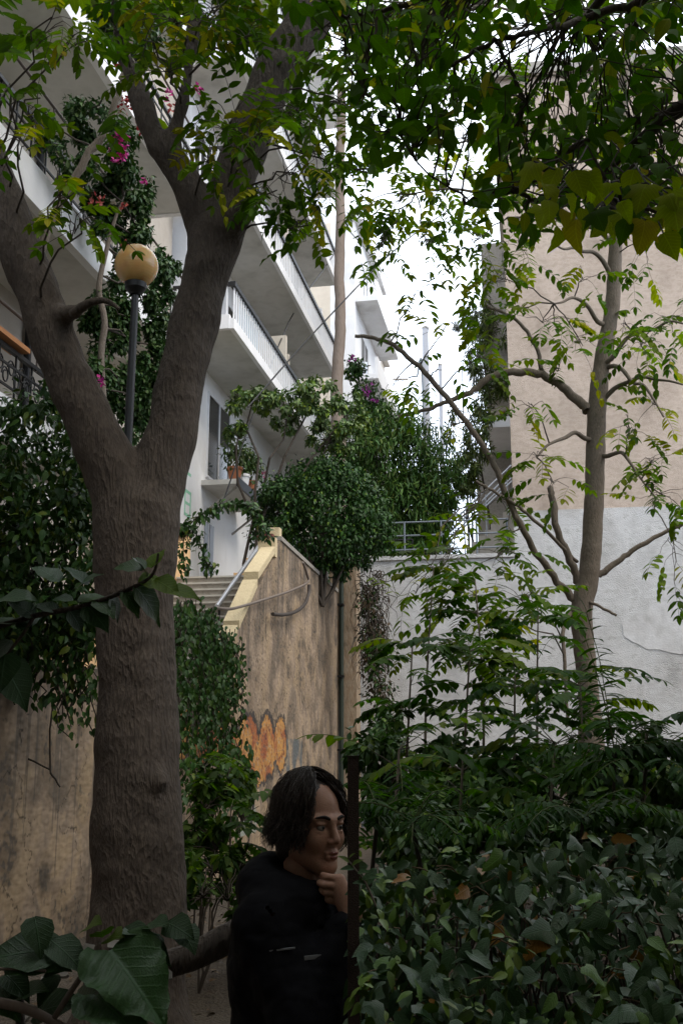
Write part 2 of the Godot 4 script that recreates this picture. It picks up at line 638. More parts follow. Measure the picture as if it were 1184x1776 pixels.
# ---------------------------------------------------------------- the scene
func _ready() -> void:
	rng.seed = 20240611
	fast_noise.seed = 5
	fast_noise.frequency = 0.35
	fast_noise.fractal_octaves = 3
	var cam := Camera3D.new()
	cam.name = "camera"
	cam.position = eye
	cam.rotation.x = pitch
	cam.fov = rad_to_deg(2.0 * atan(888.0 / F))
	cam.near = 0.05
	cam.far = 400.0
	add_child(cam)
	cam.current = true
	var env := Environment.new()
	env.background_mode = Environment.BG_SKY
	var sky_look := ProceduralSkyMaterial.new()
	sky_look.sky_top_color = Color(0.96, 0.98, 1.0)
	sky_look.sky_horizon_color = Color(0.78, 0.84, 0.93)
	sky_look.sky_curve = 0.5
	sky_look.ground_bottom_color = Color(0.2, 0.2, 0.18)
	sky_look.ground_horizon_color = Color(0.5, 0.5, 0.48)
	var cloud_noise := FastNoiseLite.new()
	cloud_noise.frequency = 0.004
	cloud_noise.fractal_octaves = 4
	var cover := NoiseTexture2D.new()
	cover.width = 512
	cover.height = 256
	cover.seamless = true
	cover.noise = cloud_noise
	var cover_ramp := Gradient.new()
	cover_ramp.offsets = PackedFloat32Array([0.0, 1.0])
	cover_ramp.colors = PackedColorArray([Color(0, 0, 0, 0), Color(0.5, 0.5, 0.51, 1)])
	cover.color_ramp = cover_ramp
	sky_look.sky_cover = cover
	var sky := Sky.new()
	sky.sky_material = sky_look
	env.sky = sky
	env.background_energy_multiplier = 1.0
	env.tonemap_mode = Environment.TONE_MAPPER_LINEAR
	env.tonemap_exposure = 3.2
	env.sdfgi_enabled = true
	env.ssao_enabled = true
	env.ssil_enabled = true
	var world := WorldEnvironment.new()
	world.name = "world"
	world.environment = env
	add_child(world)
	var sun := DirectionalLight3D.new()
	sun.name = "sun"
	sun.light_energy = 0.25
	sun.light_angular_distance = 30.0
	sun.light_color = Color(1.0, 0.97, 0.93)
	sun.rotation_degrees = Vector3(-50, 52, 0)
	sun.shadow_enabled = true
	add_child(sun)

	make_leaves()
	make_materials()
	build_ground()
	build_left_house()
	build_middle_house()
	build_far_house()
	build_right_house()
	build_white_wall()
	build_old_wall()
	build_stairs()
	build_street_far()
	build_lamp()
	build_forked_tree()
	build_right_tree()
	build_slender_tree()
	build_bushes()
	build_climbers()
	build_undergrowth()
	build_hedge()
	build_near_plants()
	build_overhanging_tree()
	build_added_shade()
	build_person()
	build_small_things()

func make_materials() -> void:
	M.stucco_beige = rough_mat([Color(0.40, 0.36, 0.31), Color(0.47, 0.43, 0.38), Color(0.43, 0.385, 0.335)], 3.0, 0.01, 0.3, 3, 0.9, 0.1, Vector3.ONE, 7.0)
	M.white_wall = rough_mat([Color(0.74, 0.74, 0.75), Color(0.82, 0.82, 0.83), Color(0.78, 0.78, 0.8)], 4.0, 0.012, 0.2, 4, 0.85, 0.1, Vector3.ONE, 9.0)
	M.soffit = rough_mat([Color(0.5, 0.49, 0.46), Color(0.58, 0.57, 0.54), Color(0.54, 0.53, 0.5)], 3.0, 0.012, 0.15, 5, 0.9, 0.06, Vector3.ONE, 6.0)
	M.cream = rough_mat([Color(0.6, 0.53, 0.44), Color(0.68, 0.61, 0.51)], 3.0, 0.012, 0.15, 6)
	M.pink_stucco = rough_mat([Color(0.42, 0.34, 0.275), Color(0.56, 0.465, 0.39), Color(0.49, 0.4, 0.33), Color(0.45, 0.37, 0.3)], 1.5, 0.012, 2.2, 8, 0.95, 0.09, Vector3(1, 1.6, 1), 8.0)
	M.rough_white = rough_mat([Color(0.42, 0.42, 0.41), Color(0.6, 0.6, 0.6), Color(0.52, 0.52, 0.52), Color(0.64, 0.645, 0.65)], 1.9, 0.006, 2.0, 9, 0.95, 0.08, Vector3(1, 1.7, 1), 7.0)
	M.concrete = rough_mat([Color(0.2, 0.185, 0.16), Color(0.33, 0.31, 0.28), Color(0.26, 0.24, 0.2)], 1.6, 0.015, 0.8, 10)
	M.yellow_paint = rough_mat([Color(0.52, 0.42, 0.25), Color(0.66, 0.55, 0.35), Color(0.6, 0.49, 0.3)], 1.2, 0.015, 0.5, 11, 0.8)
	M.orange_paint = rough_mat([Color(0.6, 0.38, 0.19), Color(0.7, 0.47, 0.25)], 1.2, 0.015, 0.4, 12, 0.85)
	M.black_iron = mat(Color(0.012, 0.012, 0.013), 0.5, 0.3)
	M.grey_iron = mat(Color(0.16, 0.18, 0.2), 0.45, 0.5)
	M.white_paint = mat(Color(0.72, 0.73, 0.75), 0.6)
	M.galvanised = mat(Color(0.5, 0.52, 0.56), 0.35, 0.6)
	M.dark_glass = mat(Color(0.02, 0.023, 0.026), 0.08)
	M.wood_pole = rough_mat([Color(0.15, 0.115, 0.09), Color(0.24, 0.19, 0.155), Color(0.19, 0.15, 0.12)], 0.8, 0.02, 0.5, 14, 0.95, 0.05, Vector3(1, 0.25, 1))
	M.bark = rough_mat([Color(0.035, 0.027, 0.021), Color(0.09, 0.071, 0.056), Color(0.054, 0.042, 0.034), Color(0.112, 0.091, 0.075)], 0.8, 0.018, 1.7, 15, 0.95, 0.06, Vector3(1.3, 0.42, 1.3), 1.7)
	var ridges: NoiseTexture2D = noise_tex(0.022, 61, [])
	ridges.noise.fractal_type = FastNoiseLite.FRACTAL_RIDGED
	M.bark.heightmap_texture = ridges
	M.bark.heightmap_scale = 2.2
	M.pale_bark = rough_mat([Color(0.10, 0.082, 0.065), Color(0.2, 0.165, 0.135), Color(0.14, 0.115, 0.092), Color(0.22, 0.19, 0.16)], 0.6, 0.022, 0.8, 16, 0.95, 0.05, Vector3(1, 0.4, 1))
	M.cut_wood = rough_mat([Color(0.1, 0.08, 0.06), Color(0.2, 0.16, 0.12)], 0.2, 0.03, 0.4, 17)
	M.twig = StandardMaterial3D.new()
	M.twig.vertex_color_use_as_albedo = true
	M.twig.roughness = 0.9
	M.canopy_leaf = leaf_mat(0.55, Color(0.75, 0.85, 0.15), Color.WHITE, 0.25)
	M.tree_leaf = leaf_mat(0.55, Color(0.9, 1.0, 0.2), Color.WHITE, 0.25)
	M.glossy_leaf = leaf_mat(0.38, Color(0.2, 0.3, 0.06), Color.WHITE, 0.4)
	M.ivy_leaf = leaf_mat(0.45, Color(0.3, 0.42, 0.1), Color.WHITE, 0.35)
	M.petal = leaf_mat(0.6, Color(0.5, 0.2, 0.4))
	M.terracotta = mat(Color(0.3, 0.11, 0.05), 0.85)
	M.globe = rough_mat([Color(0.5, 0.28, 0.1), Color(0.64, 0.39, 0.155), Color(0.59, 0.35, 0.13)], 0.9, 0.012, 0.0, 21, 0.22)

const BROWN := Color(0.045, 0.035, 0.026)
const GREY_TWIG := Color(0.08, 0.068, 0.055)

func ground_height(x: float, z: float) -> float:
	var d := -z
	var right := smoothstep(-1.2, 0.8, x - d * 0.06)
	var bank := clampf((d - 3.4) * 0.13, 0.0, 1.15) * right
	var low := -0.28 * (1.0 - right) * smoothstep(3.0, 5.0, d)
	return bank + low + 0.06 * fast_noise.get_noise_2d(x * 2.2, z * 2.2) * smoothstep(0.5, 4.0, absf(d - 1.0))

func build_ground() -> void:
	var st := tool()
	var xs := []
	var zs := []
	for k in 61:
		var u := (k - 30) / 30.0
		xs.append(signf(u) * pow(absf(u), 2.2) * 200.0)
	for k in 75:
		var u := (k - 22) / 52.0
		zs.append(-signf(u) * pow(absf(u), 1.9) * 220.0)
	for j in zs.size():
		for i in xs.size():
			st.set_uv(Vector2(xs[i], zs[j]))
			st.add_vertex(Vector3(xs[i], ground_height(xs[i], zs[j]), zs[j]))
	for j in zs.size() - 1:
		for i in xs.size() - 1:
			var a := j * xs.size() + i
			var b := a + xs.size()
			for q in [a, b, b + 1, a, b + 1, a + 1]:
				st.add_index(q)
	st.generate_normals()
	var g := obj("ground", st, rough_mat([Color(0.035, 0.026, 0.018), Color(0.09, 0.07, 0.05), Color(0.06, 0.045, 0.03)], 1.1, 0.02, 2.0, 20), null)
	g.set_meta("kind", "structure")
	var fl := Foliage.new()
	for k in 2600:
		var x := rr(-4.5, 3.5)
		var z := -rr(2.0, 13.0)
		fl.leaf(Vector3(x, ground_height(x, z) + rr(0.01, 0.05), z), Vector3(rr(-1, 1), rr(-0.2, 0.2), rr(-1, 1)), Vector3.UP + rv() * 0.5, rr(0.05, 0.11), pick([[0.5, Color(0.1, 0.055, 0.025)], [0.3, Color(0.17, 0.1, 0.045)], [0.2, Color(0.06, 0.04, 0.025)]]))
	var o := grown(fl, "leaf_litter", L.ovate, M.ivy_leaf, null)
	tag(o, "brown fallen leaves scattered over the ground under the trees", "leaf litter")

# ------------------------------------------------ houses
func railing(parent: Node3D, s: float, y0: float, y1: float, t0: float, t1: float, gap: float, m: Material, mid_rails: Array, thick := 0.03) -> void:
	var st := tool()
	bx(st, loc(s - 0.03, y1 - 0.05, t0), loc(s + 0.03, y1, t1))
	obj("handrail", st, m, parent)
	for r in mid_rails:
		var q := tool()
		bx(q, loc(s - 0.013, r - 0.013, t0), loc(s + 0.013, r + 0.013, t1))
		obj("rail", q, m, parent)
	var t := t0 + 0.05
	var bar := BoxMesh.new()
	bar.size = Vector3(thick, y1 - y0 - 0.05, thick)
	while t < t1:
		var o := obj("baluster", bar, m, parent)
		o.position = loc(s, (y0 + y1) / 2 - 0.025, t)
		t += gap

func window(parent: Node3D, s: float, y0: float, y1: float, t0: float, t1: float, frame: Material, shutters := false) -> void:
	# a framed, recessed pane facing +s; the frame stands 3 cm proud of the wall
	var w := obj("window", sbox(s - 0.08, s + 0.012, y0, y1, t0, t1), M.dark_glass, parent)
	var f := tool()
	for e in [[y0 - 0.06, y0, t0 - 0.06, t1 + 0.06], [y1, y1 + 0.06, t0 - 0.06, t1 + 0.06], [y0, y1, t0 - 0.06, t0], [y0, y1, t1, t1 + 0.06], [y0, y1, (t0 + t1) / 2 - 0.03, (t0 + t1) / 2 + 0.03]]:
		bx(f, loc(s - 0.02, e[0], e[2]), loc(s + 0.035, e[1], e[3]))
	obj("frame", f, frame, w)
	if shutters:
		var k := y0 + 0.05
		while k < y1:
			obj("slat", sbox(s + 0.014, s + 0.03, k, k + 0.05, t0 + 0.02, (t0 + t1) / 2 - 0.05), frame, w)
			k += 0.075

func build_left_house() -> void:
	var h := thing("apartment_building", "beige apartment block with deep balconies, black railings and a pink-flowered climber", "building", Vector3.ZERO, "", true)
	obj("wall", sbox(-13.0, -7.6, -0.8, 21.0, -12.0, 21.2), M.stucco_beige, h)
	var rail_m = M.black_iron
	for f in [5.15, 8.38, 11.6, 14.85]:
		var far := 13.2 if f < 6.0 else 17.9
		var b := obj("balcony", sbox(-7.6, -6.13, f, f + 0.18, 2.2, far), M.soffit, h)
		obj("fascia", sbox(-6.13, -6.0, f - 0.02, f + 0.52, 2.2, far), M.white_wall, b)
		obj("end_fascia", sbox(-7.6, -6.13, f - 0.02, f + 0.52, far, far + 0.12), M.white_wall, b)
		railing(b, -6.06, f + 0.52, f + 1.17, 2.2, far, 0.42, rail_m, [f + 0.68, f + 0.95], 0.022)
		var st := tool()
		rod(st, loc(-6.03, f + 1.62, 2.2), loc(-6.03, f + 1.62, far), 0.022)
		for t in range(3, int(far), 3):
			rod(st, loc(-6.05, f + 1.1, t), loc(-6.03, f + 1.62, t), 0.014)
		obj("upper_rail", st, mat(Color(0.07, 0.05, 0.04), 0.6), b)
		for t in [6.0, 10.5, 15.6]:
			window(h, -7.6, f + 0.3, f + 2.5, t, t + 1.5, M.white_paint, t > 9.0)
		for t in [13.0, 16.8]:
			var lt := tool()
			lathe(lt, loc(-6.9, f + 0.001 - 0.07, t), [Vector2(0.001, 0), Vector2(0.11, 0.01), Vector2(0.14, 0.04), Vector2(0.14, 0.07)], 20)
			obj("ceiling_lamp", lt, M.white_paint, b)
	var pipe := tool()
	rod(pipe, loc(-7.52, -0.5, 14.6), loc(-7.52, 20.0, 14.6), 0.06, 8)
	obj("drainpipe", pipe, M.black_iron, h)
	for t in [9.0, 17.3]:
		obj("pilaster", sbox(-7.6, -7.35, -0.8, 20.0, t, t + 0.4), M.cream, h)
	# wooden lid of the lowest balcony rail and its scrolled ironwork
	obj("wooden_lid", sbox(-6.2, -5.94, 6.34, 6.4, 9.0, 11.6), mat(Color(0.42, 0.17, 0.05), 0.6), h)
	var scroll := tool()
	for k in 26:
		var c := loc(-6.06, 5.95 + 0.12 * (k % 2), 9.0 + k * 0.14)
		var ring := []
		for q in 15:
			var a := TAU * q / 11.0
			ring.append(v4(c + Vector3(0, sin(a) * 0.11 * (1.0 - q * 0.035), cos(a) * 0.09 * (1.0 - q * 0.035)), 0.011))
		tube(scroll, ring, 5)
	obj("scrollwork", scroll, M.black_iron, h)

func build_middle_house() -> void:
	var h := thing("apartment_building", "white apartment block with slanting stack of balconies above the stairs", "building", Vector3.ZERO, "", true)
	obj("wall", sbox(-14.0, -7.4, 3.0, 24.0, 21.6, 34.2), M.white_wall, h)
	for f in [10.4, 13.7, 17.0, 20.3]:
		var b := obj("balcony", sbox(-7.4, -6.1, f, f + 0.16, 20.9, 33.4), M.soffit, h)
		obj("fascia", sbox(-6.1, -6.0, f - 0.02, f + 0.22, 20.8, 33.4), M.white_wall, b)
		obj("end_fascia", sbox(-7.4, -6.1, f - 0.02, f + 0.3, 20.78, 20.9), M.white_wall, b)
		var t := 20.95
		var bar := BoxMesh.new()
		bar.size = Vector3(0.02, 0.74, 0.075)
		while t < 33.3:
			var o := obj("baluster", bar, M.white_paint, b)
			o.position = loc(-6.05, f + 0.6, t)
			t += 0.19
		for k in 9:
			var o := obj("baluster", bar, M.white_paint, b)
			o.position = loc(-7.3 + k * 0.14, f + 0.66, 20.84)
		obj("handrail", sbox(-6.11, -5.99, f + 0.97, f + 1.07, 20.8, 33.4), M.black_iron, b)
		obj("handrail", sbox(-7.4, -6.09, f + 0.98, f + 1.06, 20.8, 20.88), M.black_iron, b)
		for t2 in [21.9, 25.0, 29.2]:
			window(h, -7.4, f + 0.2, f + 2.4, t2, t2 + 1.7, M.white_paint)
	for f in [10.62, 13.92, 17.22]:
		obj("partition", sbox(-7.4, -6.2, f, f + 1.9, 26.6, 26.72), M.cream, h)
		obj("partition", sbox(-7.4, -6.35, f, f + 1.75, 27.6, 27.72), M.cream, h)
		obj("partition", sbox(-7.4, -6.2, f, f + 1.5, 31.6, 31.75), M.white_wall, h)
	# clothes drying behind the railing of the lowest balcony
	obj("awning", sbox(-7.3, -6.4, 14.9, 15.02, 24.2, 25.6), M.white_paint, h)
	# small ledge with pots and its brace, the door below and the openings behind
	var ledge := obj("ledge", sbox(-7.4, -6.55, 7.55, 7.67, 23.2, 26.2), M.soffit, h)
	obj("ledge_lip", sbox(-6.55, -6.5, 7.5, 7.72, 23.2, 26.2), M.black_iron, ledge)
	for t in [23.4, 25.9]:
		var br := tool()
		rod(br, loc(-7.4, 6.9, t), loc(-6.6, 7.52, t), 0.03)
		obj("brace", br, M.concrete, ledge)
	window(h, -7.4, 7.9, 9.9, 23.6, 25.4, M.white_paint)
	var d := obj("door", sbox(-7.4, -7.36, 4.6, 6.9, 23.3, 24.3), M.white_paint, h)
	for t in [23.42, 23.84]:
		obj("pane", sbox(-7.36, -7.345, 5.5, 6.75, t, t + 0.32), mat(Color(0.22, 0.25, 0.3), 0.15), d)
	obj("base_band", sbox(-7.4, -7.3, 3.0, 4.9, 24.4, 34.2), M.orange_paint, h)
	var scrawl := tool()
	for e in [[7.55, 8.15, 22.0, 22.08], [7.55, 7.62, 22.0, 22.45], [7.85, 7.92, 22.0, 22.4], [6.6, 7.2, 22.05, 22.12], [7.13, 7.2, 22.05, 22.5], [6.6, 6.67, 22.05, 22.5], [6.6, 7.2, 22.43, 22.5], [6.87, 6.93, 22.12, 22.43]]:
		bx(scrawl, loc(-7.4, e[0], e[2]), loc(-7.396, e[1], e[3]))
	obj("green_scrawl", scrawl, mat(Color(0.3, 0.6, 0.42), 0.9), h)
	obj("cornice", sbox(-7.6, -5.95, 23.6, 24.0, 20.8, 34.4), M.white_wall, h)

func build_far_house() -> void:
	var h := thing("apartment_building", "pale cream and white house beyond the bare slender trunk", "building", Vector3.ZERO, "", true)
	obj("wall", sbox(-15.0, -7.4, 5.0, 22.6, 39.5, 56.0), M.cream, h)
	obj("front_bay", sbox(-7.4, -6.4, 12.5, 22.9, 39.5, 47.0), M.white_wall, h)
	for f in [12.5, 15.8, 19.1]:
		var b := obj("balcony", sbox(-6.4, -5.5, f, f + 0.2, 39.6, 46.5), M.white_wall, h)
		obj("parapet", sbox(-5.62, -5.5, f + 0.2, f + 0.9, 39.6, 46.5), M.white_wall, b)
		window(h, -6.4, f + 0.4, f + 2.4, 41.0, 42.8, M.white_paint)
		window(h, -7.4, f + 0.5, f + 2.3, 49.0, 50.6, M.white_paint)
	obj("cornice", sbox(-7.6, -7.1, 22.3, 22.9, 47.0, 56.1), M.white_wall, h)
	obj("cornice", sbox(-6.7, -6.1, 22.6, 23.1, 39.4, 47.1), M.white_wall, h)

func build_right_house() -> void:
	var h := thing("apartment_building", "tall blank house wall in rough pinkish beige stucco over white base", "building", Vector3.ZERO, "", true)
	obj("wall", sbox(-0.28, 16.0, 7.26, 19.2, 26.03, 44.0), M.pink_stucco, h)
	obj("base_wall", sbox(-0.28, 16.0, 0.0, 7.26, 26.0, 44.0), M.rough_white, h)
	var edge := PackedVector2Array()
	for k in 28:
		var a := TAU * k / 28.0
		var r := 1.0 + 0.22 * fast_noise.get_noise_2d(cos(a) * 4.0, sin(a) * 4.0 + 9.0) + rr(-0.04, 0.04)
		edge.append(Vector2(3.4 + cos(a) * 1.15 * r, 4.3 + sin(a) * 0.62 * r))
	obj("plaster_patch", prism(edge, func(u, v, d): return loc(u, v, d), 25.985, 26.01), rough_mat([Color(0.5, 0.5, 0.5), Color(0.6, 0.6, 0.6), Color(0.54, 0.54, 0.55)], 2.4, 0.012, 0.6, 51, 0.95, 0.08, Vector3.ONE, 3.0), h)
	obj("cornice", sbox(-0.5, 16.1, 19.2, 19.55, 25.85, 44.2), M.concrete, h)
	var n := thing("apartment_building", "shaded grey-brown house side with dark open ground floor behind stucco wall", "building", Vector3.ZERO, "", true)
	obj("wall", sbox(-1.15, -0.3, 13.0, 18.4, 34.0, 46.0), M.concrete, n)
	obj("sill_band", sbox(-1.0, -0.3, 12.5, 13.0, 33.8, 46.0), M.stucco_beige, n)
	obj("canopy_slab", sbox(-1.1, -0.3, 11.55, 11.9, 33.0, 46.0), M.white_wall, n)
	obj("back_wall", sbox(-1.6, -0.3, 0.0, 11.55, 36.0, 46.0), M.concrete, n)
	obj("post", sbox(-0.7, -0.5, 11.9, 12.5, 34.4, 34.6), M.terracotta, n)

func build_white_wall() -> void:
	var w := thing("retaining_wall", "whitewashed rough retaining wall with grey pipe railing on top", "wall", Vector3.ZERO, "", true)
	obj("wall", sbox(-5.4, -0.285, 0.0, 6.12, 25.98, 26.5), M.rough_white, w)
	obj("capping", sbox(-5.4, -0.29, 6.12, 6.22, 25.92, 26.56), M.rough_white, w)
	var t := thing("terrace", "paved terrace behind the whitewashed retaining wall", "terrace", Vector3.ZERO, "", true)
	obj("slab", sbox(-4.22, -0.285, 5.6, 6.05, 26.52, 36.0), M.concrete, t)
	var r := thing("pipe_railing", "grey pipe railing standing on the whitewashed wall", "railing", Vector3.ZERO, "", true)
	for y in [6.42, 6.78, 7.12]:
		var st := tool()
		rod(st, loc(-4.1, y, 26.2), loc(-0.4, y, 26.2), 0.022, 8)
		obj("rail", st, M.grey_iron, r)
	for s in [-4.0, -3.0, -2.08, -1.2, -0.45]:
		var st := tool()
		rod(st, loc(s, 6.2, 26.2), loc(s, 7.14, 26.2), 0.026, 8)
		obj("post", st, M.grey_iron, r)
	var gate := thing("garden_gate", "dark iron gate frame behind the pipe railing", "gate", Vector3.ZERO, "", true)
	for e in [[-3.75, 6.05, -3.75, 6.95], [-2.95, 6.05, -2.95, 6.95], [-3.75, 6.95, -2.95, 6.95], [-3.75, 6.5, -2.95, 6.5]]:
		var st := tool()
		rod(st, loc(e[0], e[1], 27.6), loc(e[2], e[3], 27.6), 0.025)
		obj("bar", st, M.black_iron, gate)
	# outside stair of the house behind, seen between the bushes
	var s := thing("outside_stairs", "beige concrete outside stairs with grey slanting railings beside stucco wall", "stairs", Vector3.ZERO, "", true)
	for k in 12:
		var s0 := -2.3 + k * 0.17
		obj("step", sbox(s0, s0 + 0.19, 6.05, 6.3 + k * 0.16, 29.0, 30.2), M.yellow_paint if k == 0 else M.stucco_beige, s)
	for e in [[28.9, 0.55], [28.9, 0.8], [28.9, 1.0], [30.25, 1.0]]:
		var st := tool()
		rod(st, loc(-2.35, 6.3 + e[1], e[0]), loc(-0.32, 8.2 + e[1], e[0]), 0.025)
		obj("rail", st, M.galvanised, s)
	for k in 4:
		var st := tool()
		var s0 := -2.25 + k * 0.6
		rod(st, loc(s0, 6.1 + k * 0.56, 28.9), loc(s0, 7.4 + k * 0.56, 28.9), 0.02)
		obj("post", st, M.galvanised, s)

func build_old_wall() -> void:
	var w := thing("retaining_wall", "stained brown plaster retaining wall with orange graffiti below the stairs", "wall", Vector3.ZERO, "", true)
	# paint: stains, moss and graffiti as they lie on the plaster
	var W := 1440
	var H := 520
	var t0 := 5.0
	var t1 := 25.1
	var y0 := -1.0
	var y1 := 5.4
	var im := Image.create(W, H, false, Image.FORMAT_RGB8)
	var n1 := FastNoiseLite.new()
	n1.frequency = 0.9
	n1.fractal_octaves = 5
	var n2 := FastNoiseLite.new()
	n2.seed = 3
	n2.frequency = 5.0
	n2.fractal_octaves = 3
	for j in H:
		var y := y1 - (y1 - y0) * j / H
		for i in W:
			var t := t0 + (t1 - t0) * i / W
			var a := n1.get_noise_2d(t * 1.3, y * 1.3)
			var streak := n1.get_noise_2d(t * 1.6 + 50.0 + a * 0.8, y * 0.5 + a * 0.6)
			var grain := n2.get_noise_2d(t * 1.6, y * 1.6)
			var c := Color(0.34, 0.26, 0.19).lerp(Color(0.21, 0.155, 0.105), clampf(0.5 + a * 1.3, 0, 1))
			c = c.lerp(Color(0.4, 0.295, 0.18), clampf(streak * 1.4, 0, 0.6))
			c = c.lerp(Color(0.095, 0.08, 0.065), clampf(-streak * 1.5 - 0.12, 0, 0.6))
			c = c.lerp(Color(0.07, 0.06, 0.05), clampf((a + grain * 0.9 - 0.38) * 2.6, 0, 0.85))
			c = c * (1.0 + 0.28 * grain)
			var top := 5.25 if t > 18.8 else lerpf(2.4, 5.25, clampf((t - 14.6) / 4.2, 0.0, 1.0))
			var run := n1.get_noise_2d(t * 7.0, 3.0)
			if run > 0.1 and top - y < (run - 0.1) * 5.0 + 0.3 * a:
				c = c.lerp(Color(0.085, 0.075, 0.065), 0.55)
			if absf(n1.get_noise_2d(t * 0.8 + 20.0, y * 0.8)) < 0.008:
				c = c * 0.35
			c = graffiti(c, t, y, grain, a)
			im.set_pixel(i, j, Color(c.r, c.g, c.b).linear_to_srgb())
	im.generate_mipmaps()
	var m := StandardMaterial3D.new()
	m.albedo_texture = ImageTexture.create_from_image(im)
	m.roughness = 0.95
	m.uv1_scale = Vector3(1.0 / (t1 - t0), 1.0 / (y1 - y0), 1)
	m.uv1_offset = Vector3(-t0 / (t1 - t0), y1 / (y1 - y0), 0)
	m.heightmap_enabled = true
	m.heightmap_scale = 1.2
	m.heightmap_texture = ImageTexture.create_from_image(relief_image())
	var outline := PackedVector2Array([Vector2(5.0, -1.0), Vector2(25.0, -1.0), Vector2(25.0, 5.2), Vector2(19.0, 5.34), Vector2(18.55, 4.96), Vector2(16.0, 3.3), Vector2(14.6, 2.4), Vector2(5.0, 2.4)])
	obj("wall", prism(outline, func(u, v, d): return loc(d, v, u), -4.74, -4.5), m, w)
	# yellow coping following the stairs
	var copings := [[14.7, 2.42, 16.05, 3.32], [16.15, 3.4, 17.25, 4.22], [17.3, 4.36, 18.45, 5.0]]
	for e in copings:
		var o := PackedVector2Array([Vector2(e[0], e[1]), Vector2(e[2], e[3]), Vector2(e[2], e[3] + 0.13), Vector2(e[0], e[1] + 0.13)])
		obj("coping", prism(o, func(u, v, d): return loc(d, v, u), -4.72, -4.46), M.yellow_paint, w)
	obj("coping_end", sbox(-4.78, -4.46, 4.95, 5.3, 18.46, 18.62), M.yellow_paint, w)
	obj("tile_cap", sbox(-4.8, -4.5, 5.3, 5.36, 18.4, 18.7), mat(Color(0.13, 0.04, 0.03), 0.7), w)
	obj("pillar", sbox(-4.72, -4.54, 5.34, 5.62, 19.1, 19.3), M.yellow_paint, w)
	var cap := PackedVector2Array([Vector2(19.0, 5.35), Vector2(25.0, 5.21), Vector2(25.0, 5.29), Vector2(19.0, 5.43)])
	obj("top_course", prism(cap, func(u, v, d): return loc(d, v, u), -4.77, -4.47), M.concrete, w)
	var pier := thing("gate_pier", "rust-streaked plaster pier at the end of the stained wall", "pier", Vector3.ZERO, "", true)
	obj("shaft", sbox(-4.75, -4.08, -0.5, 5.95, 25.25, 25.85), rough_mat([Color(0.24, 0.19, 0.14), Color(0.36, 0.29, 0.21), Color(0.28, 0.2, 0.13), Color(0.32, 0.26, 0.19)], 1.4, 0.02, 0.8, 30, 0.95, 0.05, Vector3(1.3, 0.4, 1.3), 1.5), pier)
	obj("rust_streak", sbox(-4.5, -4.42, 0.4, 5.9, 25.246, 25.26), rough_mat([Color(0.2, 0.08, 0.03), Color(0.34, 0.17, 0.07), Color(0.3, 0.22, 0.14)], 0.9, 0.03, 0.3, 52, 0.95, 0.05, Vector3(2, 0.3, 2)), pier)
	obj("cap", sbox(-4.8, -4.03, 5.95, 6.05, 25.2, 25.9), M.concrete, pier)
	var pipe := thing("drainpipe", "dark green drainpipe in the corner of the stained wall and pier", "pipe", Vector3.ZERO, "", true)
	var ps := tool()
	rod(ps, loc(-4.42, -0.5, 25.12), loc(-4.42, 5.5, 25.12), 0.06, 10)
	obj("tube", ps, mat(Color(0.018, 0.028, 0.018), 0.6), pipe)
	for y in [1.5, 3.2, 4.9]:
		obj("bracket", sbox(-4.5, -4.35, y, y + 0.05, 25.0, 25.2), M.black_iron, pipe)
	# handrail, hose and iron hook
	var hr := thing("handrail", "slanting silver steel handrail tube above the concrete stairs", "handrail", Vector3.ZERO, "", true)
	var q0 := on_side(376, 1052, -5.2)
	var q1 := on_side(456, 938, -5.2)
	var hs := tool()
	rod(hs, loc(q0.x, q0.y, q0.z), loc(q1.x, q1.y, q1.z), 0.042, 10)
	obj("tube", hs, M.galvanised, hr)
	for f in [0.05, 0.9]:
		var q := q0.lerp(q1, f)
		var ss := tool()
		rod(ss, loc(q.x, q.y - 1.0, q.z), loc(q.x, q.y, q.z), 0.022)
		obj("support", ss, M.black_iron, hr)
	var hose := thing("hose", "thin grey hose drooping along the stained wall top", "hose", Vector3.ZERO, "", true)
	var pts := []
	for e in [[372, 1054], [400, 1056], [432, 1048], [470, 1036], [505, 1024], [533, 1010], [532, 995], [525, 975]]:
		var q := on_side(e[0], e[1], -4.4)
		pts.append(v4(loc(q.x, q.y, q.z), 0.025))
	var hst := tool()
	tube(hst, smooth_path(pts), 6)
	obj("tube", hst, mat(Color(0.16, 0.13, 0.11), 0.7), hose)
	var hook := thing("iron_hook", "curved dark iron bar sticking out of the stained wall", "hook", Vector3.ZERO, "", true)
	pts = []
	for e in [[473, 1065], [492, 1066], [512, 1061], [528, 1048], [535, 1030], [536, 1014]]:
		var q := on_side(e[0], e[1], -4.36)
		pts.append(v4(loc(q.x, q.y, q.z), 0.034))
	var ho := tool()
	tube(ho, smooth_path(pts), 7)
	obj("bar", ho, mat(Color(0.05, 0.04, 0.035), 0.7), hook)

